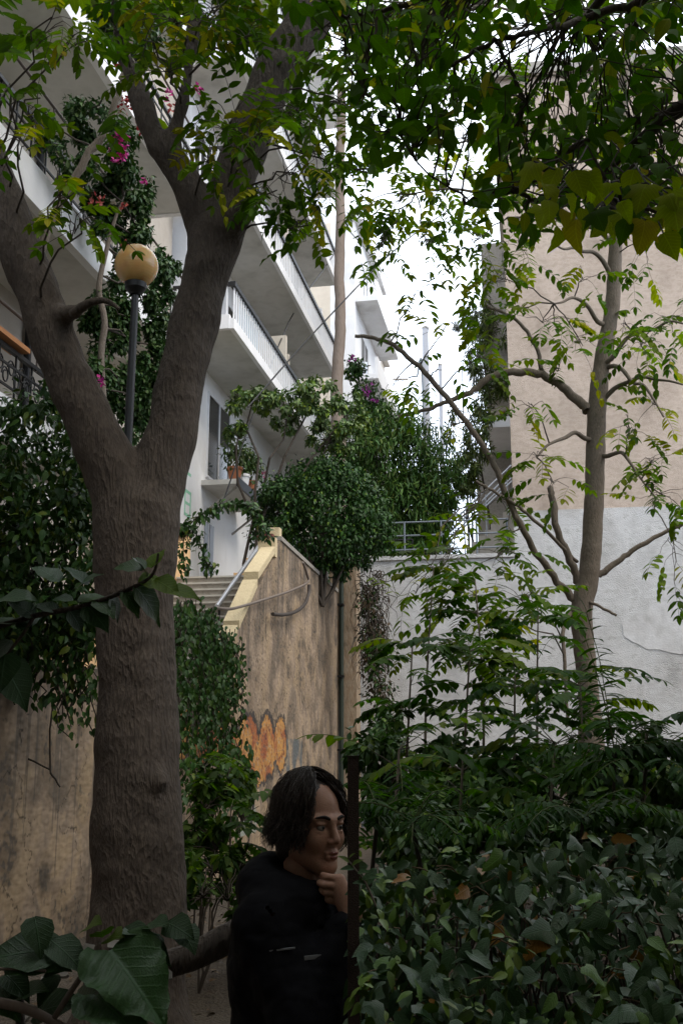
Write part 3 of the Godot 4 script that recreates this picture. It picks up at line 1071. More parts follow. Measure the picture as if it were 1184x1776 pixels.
func graffiti(c: Color, t: float, y: float, grain: float, a: float) -> Color:      # orange letters outlined in black, in metres along and up the wall
	var lobes := [[17.03, 1.69, 0.62, 0.43], [18.23, 1.57, 0.62, 0.53], [19.22, 1.65, 0.5, 0.43], [17.66, 1.23, 0.54, 0.22], [15.23, 1.76, 0.5, 0.34], [14.36, 1.6, 0.47, 0.28], [13.67, 1.78, 0.29, 0.34], [16.1, 1.64, 0.39, 0.26]]
	var best := 9.0
	for l in lobes:
		best = minf(best, Vector2((t - l[0]) / l[2], (y - l[1]) / l[3]).length())
	best += grain * 0.2 + a * 0.35
	if best < 1.0:
		var o := Color(0.5, 0.25, 0.07).lerp(Color(0.34, 0.1, 0.04), clampf(a * 3.0 + 0.1, 0, 0.9))
		c = o * (1.0 + grain * 0.5) if grain < 0.32 else c
		if absf(best - 0.58 - 0.1 * sin(t * 9.0)) < 0.05:
			c = c.lerp(Color(0.12, 0.02, 0.02), 0.7)
	elif best < 1.2:
		c = c.lerp(Color(0.02, 0.02, 0.025), 0.85)
	if t > 19.7 and t < 21.1 and y > 1.16 and y < 1.75:
		c = c.lerp(Color(0.1, 0.12, 0.13), clampf(0.55 + a * 2.0, 0, 0.85))
	if t > 16.2 and t < 17.8 and y > 0.25 and y < 1.15:
		c = c.lerp(Color(0.3, 0.36, 0.33), clampf(0.45 + a * 2.0, 0, 0.8))
		if absf(t - 17.2 - (y - 0.3) * 0.42) < 0.07:
			c = Color(0.02, 0.02, 0.02)
	return c

func relief_image() -> Image:
	var im := Image.create(512, 512, false, Image.FORMAT_RGB8)
	var n := FastNoiseLite.new()
	n.frequency = 0.06
	n.fractal_octaves = 5
	for j in 512:
		for i in 512:
			var v := 0.5 + 0.5 * n.get_noise_2d(i * 5.0, j * 2.5)
			im.set_pixel(i, j, Color(v, v, v))
	return im

func build_stairs() -> void:
	var s := thing("stairs", "weathered concrete stairs climbing behind the yellow-coped wall", "stairs", Vector3.ZERO, "", true)
	for k in 17:
		var t := 14.4 + k * 0.31
		var y := 2.1 + k * 0.165
		obj("step", sbox(-6.6, -4.76, y - 0.6, y, t, 14.4 + 17 * 0.31 + 0.02), M.concrete, s)
		obj("nosing", sbox(-6.6, -4.76, y, y + 0.03, t - 0.03, t + 0.3), M.soffit, s)
	obj("landing", sbox(-7.4, -4.76, 4.0, 4.78, 19.7, 34.0), M.concrete, s)
	var low := thing("parapet", "low orange-cream wall edging the upper landing by white door", "wall", Vector3.ZERO, "", true)
	var o := PackedVector2Array([Vector2(14.5, 2.2), Vector2(20.2, 5.0), Vector2(20.2, 5.75), Vector2(14.5, 2.95)])
	obj("slope", prism(o, func(u, v, d): return loc(d, v, u), -6.9, -6.62), M.orange_paint, low)
	obj("top", sbox(-6.92, -6.6, 5.76, 5.82, 19.4, 20.3), mat(Color(0.13, 0.04, 0.03), 0.7), low)
	var p2 := thing("parapet", "stepped orange-cream parapet at the end of the landing", "wall", Vector3.ZERO, "", true)
	for k in 3:
		obj("block", sbox(-6.0 + k * 0.2, -5.4, 4.78 + k * 0.35, 5.13 + k * 0.35, 21.2 + k * 0.25, 21.9), M.orange_paint, p2)

func build_street_far() -> void:
	for e in [[737, 568, 55.0, 0.17, "grey concrete utility pole standing behind the bushes"], [763, 632, 75.0, 0.13, "thin far utility pole beside the thicker grey pole"]]:
		var top := at(e[0], e[1], e[2])
		var p := thing("utility_pole", e[4], "pole", Vector3(top.x, 0, top.z))
		var st := tool()
		tube(st, [v4(Vector3(top.x, 0, top.z), e[3] * 1.4), v4(top, e[3])], 10)
		obj("pole", st, mat(Color(0.33, 0.34, 0.37), 0.8), p)
		var c := tool()
		lathe(c, top, [Vector2(e[3] * 1.15, -0.08), Vector2(e[3] * 1.15, 0.02), Vector2(0.001, 0.06)], 10)
		obj("cap", c, M.concrete, p)
	var a := at(733, 660, 53.0)
	var l := thing("street_lamp", "grey street lamp arm reaching from behind the far pole", "lamp", Vector3(a.x, 0, a.z))
	var ls := tool()
	tube(ls, smooth_path([v4(Vector3(a.x, 0, a.z), 0.1), v4(a + Vector3(0, -0.4, 0), 0.07), v4(at(722, 654, 53.0), 0.05), v4(at(708, 655, 53.0), 0.04)]), 8)
	obj("arm", ls, M.grey_iron, l)
	var hd := tool()
	var hp := at(694, 656, 53.0)
	bx(hd, hp + Vector3(-0.4, -0.08, -0.14), hp + Vector3(0.4, 0.08, 0.14))
	obj("lamp_head", hd, M.white_paint, l)
	var cables := [[[430, 706], [560, 560], [700, 420], [830, 330], 20.0, 30.0, "dark cable rising from the pale shrub past the lowest white balcony"], [[600, 395], [640, 440], [700, 520], [745, 575], 24.0, 54.0, "dark cable dipping from the bare slender trunk to the far pole"], [[380, 890], [500, 560], [590, 420], [660, 250], 22.0, 40.0, "dark cable climbing steeply in front of the white balconies"]]
	for c in cables:
		var pts := []
		for k in 4:
			pts.append(v4(at(c[k][0], c[k][1], lerpf(c[4], c[5], k / 3.0)), 0.018))
		var st := tool()
		tube(st, smooth_path(pts), 5)
		var o := obj("overhead_cable", st, M.black_iron, null)
		tag(o, c[6], "cable", "cables across the street")

func build_lamp() -> void:
	var top := at(237, 461, 9.5)
	var base := Vector3(top.x, -0.35, top.z)
	var l := thing("globe_lamp", "weathered amber globe street lamp on slim dark post behind forked tree", "lamp", base)
	var st := tool()
	var prof := []
	var r := metres(37.5, 237, 461, 9.5)
	for k in 25:
		var a := -PI / 2 + PI * k / 24.0
		prof.append(Vector2(maxf(cos(a) * r, 0.001), sin(a) * r))
	lathe(st, top, prof, 36)
	var gm: StandardMaterial3D = M.globe
	gm.subsurf_scatter_enabled = true
	gm.subsurf_scatter_strength = 0.5
	obj("globe", st, gm, l)
	var c := tool()
	lathe(c, top + Vector3(0, -r - 0.075, 0), [Vector2(0.05, -0.02), Vector2(0.062, 0.0), Vector2(0.1, 0.045), Vector2(0.105, 0.1), Vector2(0.085, 0.1)], 24)
	obj("collar", c, M.black_iron, l)
	var p := tool()
	var low := at(221, 790, 9.5)
	tube(p, [v4(Vector3(low.x - 0.03, -0.35, low.z), 0.075), v4(low, 0.04), v4(top + Vector3(0, -r - 0.08, 0), 0.035)], 14)
	obj("post", p, mat(Color(0.011, 0.012, 0.015), 0.5), l)

# ------------------------------------------------ trees
func limb(rows: Array, d: float) -> Array:      # [px, py, radius px, extra depth]
	var out := []
	for e in rows:
		var dd: float = d + (e[3] if e.size() > 3 else 0.0)
		out.append(v4(at(e[0], e[1], dd), metres(e[2], e[0], e[1], dd)))
	return out

var chains := 0
func bones(path: Array, blend: float) -> Array:
	var out := []
	chains += 1
	for i in path.size() - 1:
		out.append([v3(path[i]), v3(path[i + 1]), path[i].w, path[i + 1].w, blend, chains])
	return out

const TREE_GREENS := [[0.58, Color(0.085, 0.165, 0.02)], [0.28, Color(0.165, 0.26, 0.025)], [0.14, Color(0.36, 0.34, 0.028)]]
const DARK_GREENS := [[0.65, Color(0.03, 0.085, 0.018)], [0.28, Color(0.055, 0.13, 0.022)], [0.07, Color(0.12, 0.17, 0.025)]]

func build_forked_tree() -> void:
	var d := 7.5
	var base := at(238, 1640, d)
	base.y = ground_height(base.x, base.z) - 0.05
	var tree := thing("forked_tree", "big grey-brown tree trunk forking into two thick limbs", "tree", base)
	var trunk := [v4(base + Vector3(0, -0.1, 0), 0.37)] + limb([[237, 1600, 82], [240, 1400, 77], [236, 1200, 68], [236, 1050, 67], [237, 940, 70], [238, 890, 66]], d)
	var left := limb([[224, 900, 55], [184, 790, 46, -0.05], [140, 690, 42, -0.1], [91, 580, 40, -0.15], [40, 440, 37, -0.2], [-6, 310, 35, -0.25], [-70, 160, 33, -0.3], [-130, 0, 30, -0.3]], d)
	var right := limb([[258, 890, 52], [290, 770, 45, 0.05], [317, 650, 43, 0.1], [345, 530, 41, 0.15], [370, 420, 43, 0.2]], d)
	var upper := limb([[374, 420, 40, 0.2], [406, 320, 37, 0.25], [440, 215, 36, 0.3], [482, 115, 37, 0.35], [538, 30, 35, 0.4], [600, -60, 35, 0.5], [660, -180, 30, 0.6]], d)
	var fork := limb([[360, 410, 36, 0.2], [326, 325, 27, 0.15], [285, 262, 24, 0.1]], d)
	var thin := limb([[295, 265, 18, 0.1], [306, 215, 13, 0.05], [322, 150, 12, 0.0], [336, 40, 10, 0.0], [336, -80, 9, 0.0]], d)
	var dead := limb([[272, 250, 22, 0.1], [247, 180, 19, 0.1], [228, 125, 17, 0.1], [212, 92, 13, 0.1]], d)
	var prims := []
	for path in [trunk, left, right, upper, fork]:
		prims.append_array(bones(smooth_path(path, 4), 0.055))
	for path in [thin, dead]:
		prims.append_array(bones(smooth_path(path, 3), 0.07))
	prims.append_array(bones(limb([[390, 390, 36, 0.1], [418, 366, 26, -0.02]], d), 0.08))       # sawn-off stub
	prims.append_array(bones(limb([[108, 548, 22, -0.26], [140, 535, 11, -0.45]], d), 0.06))
	prims.append_array(bones(limb([[250, 1350, 34, -0.16], [272, 1354, 20, -0.22]], d), 0.05))
	for a in [[-0.6, 0.3], [0.6, 0.25], [0.1, 0.65]]:
		prims.append([base + Vector3(a[0] * 0.2, 0.25, a[1] * 0.2), base + Vector3(a[0], -0.15, a[1]), 0.2, 0.1, 0.12])
	obj("trunk", nets(prims, 0.036, 0.035, 5.0), M.bark, tree)
	var st := tool()
	tube(st, limb([[419, 366, 24, -0.03], [422, 365, 23, -0.05]], d), 14, 0.05)
	obj("sawn_end", st, M.cut_wood, tree)
	var hook := tool()
	tube(hook, smooth_path(limb([[128, 545, 10, -0.4], [150, 528, 8, -0.5], [172, 521, 6, -0.55], [190, 524, 5, -0.55], [207, 536, 3, -0.55]], d)), 8, 0.1)
	obj("dead_twig", hook, M.bark, tree)
	# leafy twigs
	var fl := Foliage.new()
	var tw := Foliage.new()
	var paths := [smooth_path(left), smooth_path(upper), smooth_path(thin), smooth_path(dead), smooth_path(fork)]
	sprays([[300, 20, 6.8, 90, 50, 16], [380, 10, 7.0, 50, 50, 9], [250, 70, 6.8, 45, 60, 5], [290, 120, 6.9, 60, 50, 7], [400, 210, 6.9, 55, 50, 10], [370, 270, 7.0, 40, 40, 8], [440, 60, 6.8, 45, 40, 5],
		[455, 230, 6.7, 40, 50, 6], [520, 190, 7.2, 60, 60, 13], [560, 260, 7.4, 60, 70, 15], [510, 300, 7.2, 50, 60, 11], [540, 390, 7.2, 40, 40, 7], [600, 180, 7.6, 60, 60, 14], [640, 300, 7.8, 50, 60, 9], [590, 90, 7.4, 70, 60, 14], [480, 330, 7.0, 40, 40, 6],
		[90, 30, 6.0, 35, 35, 5], [130, 60, 6.2, 35, 30, 5], [110, 330, 6.2, 50, 40, 7], [140, 380, 6.2, 40, 30, 6], [35, 240, 6.2, 30, 35, 5], [70, 170, 6.4, 40, 30, 2], [20, 160, 6.0, 20, 20, 2],
		[200, 40, 7.0, 50, 40, 4], [700, 40, 7.2, 60, 60, 12], [760, 90, 7.6, 50, 60, 10], [180, -80, 7.0, 120, 60, 12], [460, -90, 7.0, 160, 60, 16], [700, -80, 7.0, 120, 60, 14]],
		paths, fl, tw, 0.085, 5, 0.34, TREE_GREENS, BROWN, 0.45, 0.1, 1.25)
	# crown above the frame
	for k in 150:
		var p := Vector3(rr(-6.0, 3.5), rr(8.8, 11.5), -rr(4.0, 11.5))
		var q := nearest(paths, p)
		if k < 30:
			twig_to(tw, q, p, 0.04, 0.012, BROWN, 6)
		for j in 6:
			frond(fl, tw, p + rv() * 0.6, rv(), Vector3.UP, 0.6, 6, 0.2, pick(TREE_GREENS), 0.1, BROWN)
	grown(tw, "twigs", L.stick, M.twig, tree)
	grown(fl, "foliage", L.leaflet, M.tree_leaf, tree)

func build_right_tree() -> void:
	var d := 13.0
	var base := at(1024, 1290, d)
	base.y = ground_height(base.x, base.z) - 0.1
	var tree := thing("young_tree", "slim grey tree with crooked trunk before the whitewashed wall", "tree", base)
	var trunk := [v4(base, 0.2)] + limb([[1022, 1235, 19], [1014, 1140, 18], [1007, 1060, 19], [1022, 985, 18], [1030, 850, 16.5], [1034, 720, 16.5], [1044, 620, 14], [1060, 540, 13], [1066, 440, 12], [1071, 300, 11], [1080, 150, 9], [1095, -20, 7], [1110, -150, 5]], d)
	var arm := limb([[1020, 716, 9], [990, 684, 8], [940, 650, 7], [888, 645, 6.5], [850, 655, 6], [815, 680, 5], [775, 696, 4], [735, 712, 3.5], [690, 722, 3]], d)
	var long := limb([[995, 1040, 7], [950, 990, 6, -0.2], [910, 925, 5.5, -0.4], [880, 865, 5.5, -0.5], [850, 795, 5, -0.6], [800, 722, 5, -0.6], [745, 655, 4.5, -0.6], [690, 605, 4, -0.6], [650, 586, 3.5, -0.6], [615, 582, 3, -0.6]], d)
	var short := limb([[1002, 1010, 7], [985, 965, 6.5, -0.1], [965, 915, 6, -0.2], [958, 870, 6, -0.2], [952, 845, 5, -0.2]], d)
	var low_arm := limb([[1038, 998, 6], [1075, 970, 5], [1120, 940, 4], [1200, 900, 3]], d)
	var hang := limb([[990, 1060, 4], [976, 1100, 3.5, -0.3], [980, 1180, 3, -0.4], [984, 1260, 3, -0.4]], d)
	var across := limb([[1000, 975, 3], [940, 915, 3, -0.4], [900, 880, 3, -0.5], [860, 855, 2.5, -0.6], [825, 835, 2.5, -0.6], [690, 1010, 2, -0.7]].slice(0, 5), d)
	var rod_arm := limb([[1000, 1035, 3], [1040, 1052, 2.6, -0.2], [1068, 1068, 2.2, -0.3]], d)
	var high := limb([[940, 650, 4], [928, 600, 3.5], [895, 555, 3], [845, 532, 2.6]], d)
	var prims := []
	prims.append_array(bones(smooth_path(trunk, 3), 0.05))
	obj("trunk", nets(prims, 0.03, 0.012, 9.0), M.pale_bark, tree)
	var paths := [trunk]
	for b in [arm, long, short, low_arm, hang, across, rod_arm, high]:
		var p := smooth_path(b, 6)
		for i in p.size():
			p[i] += v4(rv() * p[i].w * 0.35, 0.0)
		paths.append(p)
		var st := tool()
		tube(st, p, 8, 0.08)
		obj("branch", st, M.pale_bark, tree)
	for e in [[1034, 640, 1184, 560], [1040, 700, 1184, 660], [1036, 790, 1120, 840], [1050, 570, 960, 520], [1062, 480, 960, 430], [1070, 330, 960, 260], [1072, 300, 1190, 220], [1066, 420, 880, 380], [1080, 180, 860, 140], [1075, 230, 760, 260], [1090, 60, 800, 20], [1066, 400, 720, 330], [1044, 640, 1150, 720], [1030, 760, 930, 790]]:
		var pts := []
		for k in 7:
			var t := k / 6.0
			pts.append(v4(at(lerpf(e[0], e[2], t), lerpf(e[1], e[3], t) - sin(t * PI) * 22.0 + rr(-8, 8), d - 0.8 * t), lerpf(0.035, 0.012, t)))
		var p := smooth_path(pts, 3)
		paths.append(p)
		var st := tool()
		tube(st, p, 6)
		obj("branch", st, M.pale_bark, tree)
	var fl := Foliage.new()
	var tw := Foliage.new()
	sprays([[760, 330, 12.4, 60, 60, 14], [690, 350, 12.6, 50, 60, 12], [820, 420, 12.3, 60, 50, 12], [740, 430, 12.4, 60, 40, 10], [700, 260, 12.5, 60, 50, 13], [800, 240, 12.5, 60, 50, 13], [660, 430, 12.6, 40, 40, 7], [640, 350, 12.6, 35, 45, 7],
		[860, 480, 12.2, 40, 50, 9], [720, 510, 12.3, 30, 40, 3], [770, 570, 12.3, 50, 30, 4], [850, 560, 12.3, 40, 50, 8], [840, 320, 12.4, 50, 50, 9],
		[690, 590, 12.3, 30, 30, 2], [680, 670, 12.3, 35, 25, 3], [760, 640, 12.2, 50, 40, 4], [830, 620, 12.3, 35, 30, 4], [780, 740, 12.2, 40, 25, 2],
		[970, 640, 12.4, 40, 30, 4], [1010, 600, 12.2, 40, 40, 5], [940, 560, 12.4, 50, 30, 5], [920, 700, 12.3, 40, 25, 4], [1110, 600, 12.4, 50, 40, 9], [1160, 560, 12.4, 40, 40, 7], [1130, 700, 12.3, 40, 30, 4], [1080, 560, 12.5, 40, 30, 5],
		[930, 790, 12.2, 40, 25, 5], [960, 840, 12.2, 40, 25, 4], [1130, 800, 12.1, 50, 30, 8], [1150, 860, 12.1, 45, 35, 8], [1090, 740, 12.3, 40, 30, 4], [1170, 960, 11.8, 30, 50, 6], [870, 870, 12.2, 50, 25, 4],
		[820, 890, 12.0, 50, 30, 6], [770, 980, 11.5, 50, 40, 8], [720, 1030, 11.2, 40, 40, 5], [860, 970, 11.6, 60, 40, 10], [900, 1040, 11.5, 60, 40, 10], [820, 1060, 11.2, 60, 40, 10], [960, 560, 12.3, 30, 30, 3], [1010, 480, 12.4, 40, 30, 4], [900, 430, 12.4, 40, 40, 6],
		[950, 330, 12.6, 60, 60, 8], [1120, 420, 12.5, 60, 60, 9], [1140, 300, 12.6, 60, 60, 9], [900, 200, 12.6, 60, 60, 9], [1010, 200, 12.6, 60, 60, 9], [1120, 150, 12.6, 60, 60, 8], [650, 190, 12.6, 50, 50, 8]],
		paths, fl, tw, 0.115, 5, 0.42, [[0.45, Color(0.085, 0.165, 0.02)], [0.35, Color(0.17, 0.26, 0.026)], [0.2, Color(0.34, 0.36, 0.03)]], GREY_TWIG, 0.7, 0.1, 1.45)
	for k in 60:
		var p := Vector3(rr(-0.5, 6.0), rr(11.0, 14.0), -rr(10.5, 15.0))
		twig_to(tw, nearest(paths, p), p, 0.03, 0.008, GREY_TWIG, 5)
		for j in 3:
			frond(fl, tw, p + rv() * 0.4, rv(), Vector3.UP, 0.45, 6, 0.13, pick(TREE_GREENS), 0.1, GREY_TWIG)
	grown(tw, "twigs", L.stick, M.twig, tree)
	grown(fl, "foliage", L.leaflet, M.tree_leaf, tree)

func build_slender_tree() -> void:
	var d := 27.0
	var path := limb([[590, 800, 11], [583, 715, 11], [586, 640, 10.5], [590, 560, 9.5], [588, 470, 9], [590, 380, 8.5], [588, 290, 8.5], [592, 220, 8], [590, 120, 7]], d)
	var base := v3(path[0])
	base.y = 4.7
	var tree := thing("slender_tree", "tall thin pinkish-brown bare trunk before the balconies", "tree", base)
	var st := tool()
	var p := smooth_path([v4(base, 0.17)] + path, 6)
	for i in p.size():
		p[i] += v4(rv() * 0.012, 0.0)
	tube(st, p, 12, 0.1)
	obj("trunk", st, M.wood_pole, tree)
	var fl := Foliage.new()
	var tw := Foliage.new()
	sprays([[590, 130, d, 70, 60, 12], [620, 60, d, 70, 60, 12], [560, 60, d, 70, 60, 12]], [p], fl, tw, 0.14, 5, 0.5, TREE_GREENS, GREY_TWIG)
	grown(tw, "twigs", L.stick, M.twig, tree)
	grown(fl, "foliage", L.leaflet, M.tree_leaf, tree)

func bush(called: String, label: String, parts: Array, leaf: String, size: float, palette: Array, m: Material, shell := 0.65, base_y := 4.6, category := "bush") -> Node3D:
	# parts: [px, py, depth, half width px, half height px, half depth m, leaves]
	var first := at(parts[0][0], parts[0][1], parts[0][2])
	var base := Vector3(first.x, base_y, first.z)
	var b := thing(called, label, category, base)
	var fl := Foliage.new()
	var tw := Foliage.new()
	for e in parts:
		var mid := at(e[0], e[1], e[2])
		var k := metres(1.0, e[0], e[1], e[2])
		var rad := Vector3(e[3] * k, e[4] * k, e[5])
		twig_to(tw, base, mid, 0.05 if category == "bush" or category == "tree" else 0.012, 0.02 if category == "bush" or category == "tree" else 0.006, BROWN, 5)
		for j in 14:
			twig_to(tw, mid - Vector3(0, rad.y * 0.4, 0), mid + in_ball() * rad * 0.95, 0.012, 0.004, BROWN, 4)
		# uneven outline: many small sub-clumps
		var subs := maxi(4, int(e[6] / 90.0))
		for j in subs:
			var q := in_ball()
			if shell > 0.5:
				q = q.normalized() * rr(0.55, 0.95)
			clump(fl, mid + q * rad, rad * rr(0.22, 0.42), int(e[6] / float(subs)), size, palette, 0.35)
	grown(tw, "stems", L.stick, M.twig, b)
	grown(fl, "foliage", L[leaf], m, b)
	return b

func build_bushes() -> void:
	bush("laurel_bush", "dense round dark green bush growing over the stained wall's end", [[560, 890, 23.2, 112, 92, 1.4, 12500], [490, 885, 22.6, 55, 62, 0.8, 3000], [630, 915, 23.8, 54, 68, 0.9, 3200], [560, 830, 23.2, 80, 45, 1.0, 2400], [560, 965, 23.6, 55, 50, 0.6, 1500], [600, 970, 24.0, 45, 35, 0.5, 900]], "ovate", 0.095,
		[[0.75, Color(0.026, 0.075, 0.018)], [0.21, Color(0.045, 0.12, 0.02)], [0.04, Color(0.14, 0.24, 0.025)]], M.ivy_leaf)
	bush("feathery_shrub", "large feathery green shrub behind the pipe railing", [[690, 810, 29.0, 95, 90, 1.6, 8600], [640, 755, 28.5, 80, 60, 1.4, 4600], [720, 885, 29.0, 72, 80, 1.3, 5600], [760, 840, 29.5, 40, 60, 1.0, 2200], [710, 935, 28.6, 85, 42, 0.8, 4200], [640, 900, 28.6, 60, 60, 0.8, 1800]], "lance", 0.2,
		[[0.6, Color(0.05, 0.12, 0.024)], [0.3, Color(0.085, 0.165, 0.032)], [0.1, Color(0.15, 0.21, 0.045)]], M.ivy_leaf, 0.5)
	bush("flowering_shrub", "pale green leafy shrub leaning below the lowest white balcony", [[440, 690, 22.3, 50, 24, 0.6, 800], [500, 705, 22.5, 45, 38, 0.7, 1000], [545, 690, 22.7, 40, 40, 0.6, 900], [415, 750, 22.2, 28, 30, 0.4, 420], [575, 755, 23.0, 50, 36, 0.7, 1000], [600, 720, 23.2, 40, 45, 0.6, 900]], "ovate", 0.12,
		[[0.5, Color(0.075, 0.145, 0.04)], [0.33, Color(0.14, 0.21, 0.08)], [0.17, Color(0.16, 0.25, 0.025)]], M.ivy_leaf, 0.4)
	bush("cypress_bush", "yellow-green feathery bush beside the outside stairs", [[815, 750, 32.0, 38, 70, 0.9, 1800], [850, 560, 33.5, 30, 60, 0.8, 1300], [845, 660, 33.0, 40, 40, 0.8, 1300], [800, 830, 31.0, 30, 40, 0.8, 1000]], "lance", 0.22,
		[[0.6, Color(0.06, 0.1, 0.02)], [0.4, Color(0.11, 0.15, 0.025)]], M.ivy_leaf, 0.5, 6.0)
	bush("olive_tree", "small grey-leaved tree top against the sky by the grey-brown house", [[825, 620, 45.0, 22, 45, 1.0, 900], [815, 560, 46.0, 25, 30, 1.0, 600]], "lance", 0.24, [[1.0, Color(0.06, 0.07, 0.06)]], M.ivy_leaf, 0.4, 6.0, "tree")

func hang_vines(fl: Foliage, tw: Foliage, rows: Array, size: float, palette: Array, swing := 0.08) -> void:
	# rows: [px, py top, py bottom, depth, leaves]
	for e in rows:
		var top := at(e[0], e[1], e[3])
		var low := at(e[0], e[2], e[3])
		var prev := top
		var n := 10
		for k in range(1, n + 1):
			var p := top.lerp(low, k / float(n)) + Vector3(rr(-1, 1), 0, rr(-1, 1)) * swing
			tw.stick(prev, p, 0.006, BROWN)
			for j in int(e[4] / float(n)):
				var q := prev.lerp(p, rng.randf()) + rv() * Vector3(0.09, 0.05, 0.09)
				fl.leaf(q, Vector3(rr(-0.7, 0.7), -0.8, rr(-0.2, 0.9)), Vector3(rr(-0.4, 0.6), rr(0.1, 0.9), 0.9), size * rr(0.6, 1.25), pick(palette))
			prev = p

func build_climbers() -> void:
	# ivy on the stained wall, right of the big trunk
	var b := along(-4.4, 2.6, 14.5)
	var ivy := thing("ivy_curtain", "ivy curtain hanging over the stairs side of the stained wall", "ivy", b)
	var fl := Foliage.new()
	var tw := Foliage.new()
	for k in 46:
		var x := rr(300, 400)
		var q := on_side(x, 1040.0, -4.25)
		var dd := along(q.x, 0, q.z).z * -1.0
		hang_vines(fl, tw, [[x, rr(1035, 1075) + maxf(0, x - 350) * 0.8, rr(1180, 1400), dd - rr(0.0, 0.35), 66]], 0.085, [[0.7, Color(0.032, 0.088, 0.02)], [0.3, Color(0.065, 0.14, 0.028)]])
	for k in 9:
		hang_vines(fl, tw, [[rr(390, 422), rr(1090, 1140), rr(1200, 1340), 15.4, 34]], 0.08, DARK_GREENS)
	for k in 12:
		hang_vines(fl, tw, [[rr(310, 430), rr(1280, 1330), rr(1380, 1560), 13.0 + rr(-1, 1.5), 30]], 0.1, DARK_GREENS)
	grown(tw, "stems", L.stick, M.twig, ivy)
	grown(fl, "foliage", L.ovate, M.ivy_leaf, ivy)
	# garland over the stair head
	var gb := at(330, 915, 16.0)
	var gar := thing("climbing_vine", "thin leafy vine arching over the stair head", "vine", gb)
	fl = Foliage.new()
	tw = Foliage.new()
	for path in [[[325, 915], [345, 895], [375, 882], [405, 872], [430, 878], [450, 900], [466, 935]], [[330, 912], [345, 935], [358, 975], [372, 985]], [[430, 878], [445, 905], [440, 940]], [[322, 915], [318, 950], [322, 1000]]]:
		var pts := []
		for e in path:
			pts.append(v4(at(e[0], e[1], 16.5), 0.01))
		pts = smooth_path(pts, 5)
		for i in pts.size() - 1:
			tw.stick(v3(pts[i]), v3(pts[i + 1]), 0.01, BROWN)
			for j in 9:
				fl.leaf(v3(pts[i]) + rv() * 0.09, rv() + Vector3.DOWN * 0.7, Vector3.UP + Vector3(0, 0, 0.6) + rv() * 0.4, rr(0.07, 0.13), pick(DARK_GREENS))
	grown(tw, "stems", L.stick, M.twig, gar)
	grown(fl, "foliage", L.ovate, M.ivy_leaf, gar)
	# ivy mass left of the trunk
	var lb := at(60, 1250, 9.8)
	var mass := thing("ivy_mass", "thick dark ivy spilling down the stained wall left of the forked trunk", "ivy", Vector3(lb.x, -0.2, lb.z))
	fl = Foliage.new()
	tw = Foliage.new()
	for k in 130:
		var x := rr(-60, 175)
		var y := rr(690, 1130)
		if y < 760 and x > 120:
			continue
		clump(fl, at(x, y, 9.3 + rr(-0.5, 0.7)), Vector3(0.32, 0.26, 0.22), 62, 0.09, [[0.66, Color(0.03, 0.08, 0.018)], [0.24, Color(0.06, 0.13, 0.022)], [0.1, Color(0.14, 0.2, 0.025)]], 0.4)
	for k in 46:
		var x := rr(-40, 165)
		hang_vines(fl, tw, [[x, rr(950, 1100), rr(1130, 1230) + (60.0 if x > 90 else 0.0), 9.5, 26]], 0.085, DARK_GREENS)
	for k in 20:
		twig_to(tw, at(rr(0, 150), rr(1080, 1190), 9.7), at(rr(0, 150), rr(800, 1000), 9.6), 0.015, 0.01, BROWN, 6)
	for e in [[90, 1200, 88, 1340], [88, 1340, 105, 1365], [30, 1310, 88, 1335]]:
		twig_to(tw, at(e[0], e[1], 9.9), at(e[2], e[3], 9.9), 0.012, 0.009, BROWN, 4, 0.03)
	grown(tw, "stems", L.stick, M.twig, mass)
	grown(fl, "foliage", L.ovate, M.ivy_leaf, mass)
	# bougainvillea over the beige balconies
	var bb := along(-5.7, -0.3, 13.8)
	var bou := thing("bougainvillea", "bougainvillea with magenta blossoms climbing the beige balconies", "climber", bb)
	fl = Foliage.new()
	tw = Foliage.new()
	var fr := Foliage.new()
	var trunk := smooth_path(limb([[195, 900, 7], [176, 640, 6], [182, 560, 5.5], [172, 500, 5], [186, 430, 4], [200, 380, 3], [215, 340, 1.5]], 13.5), 6)
	var lean := smooth_path(limb([[60, 470, 8], [84, 395, 7.5], [118, 335, 7], [152, 268, 7], [180, 232, 6.5], [205, 165, 6], [216, 120, 5.5], [228, 60, 4]], 12.0), 6)
	for i in lean.size():
		lean[i] += v4(rv() * 0.018, rr(-0.006, 0.006))
	var st := tool()
	tube(st, [v4(bb, 0.09)] + trunk, 10, 0.1)
	obj("stem", st, M.pale_bark, bou)
	var st2 := tool()
	tube(st2, [v4(along(-5.75, 7.0, 11.5), 0.08)] + lean, 10, 0.1)
	obj("stem", st2, M.pale_bark, bou)
	var pal := [[0.62, Color(0.04, 0.1, 0.028)], [0.38, Color(0.085, 0.155, 0.05)]]
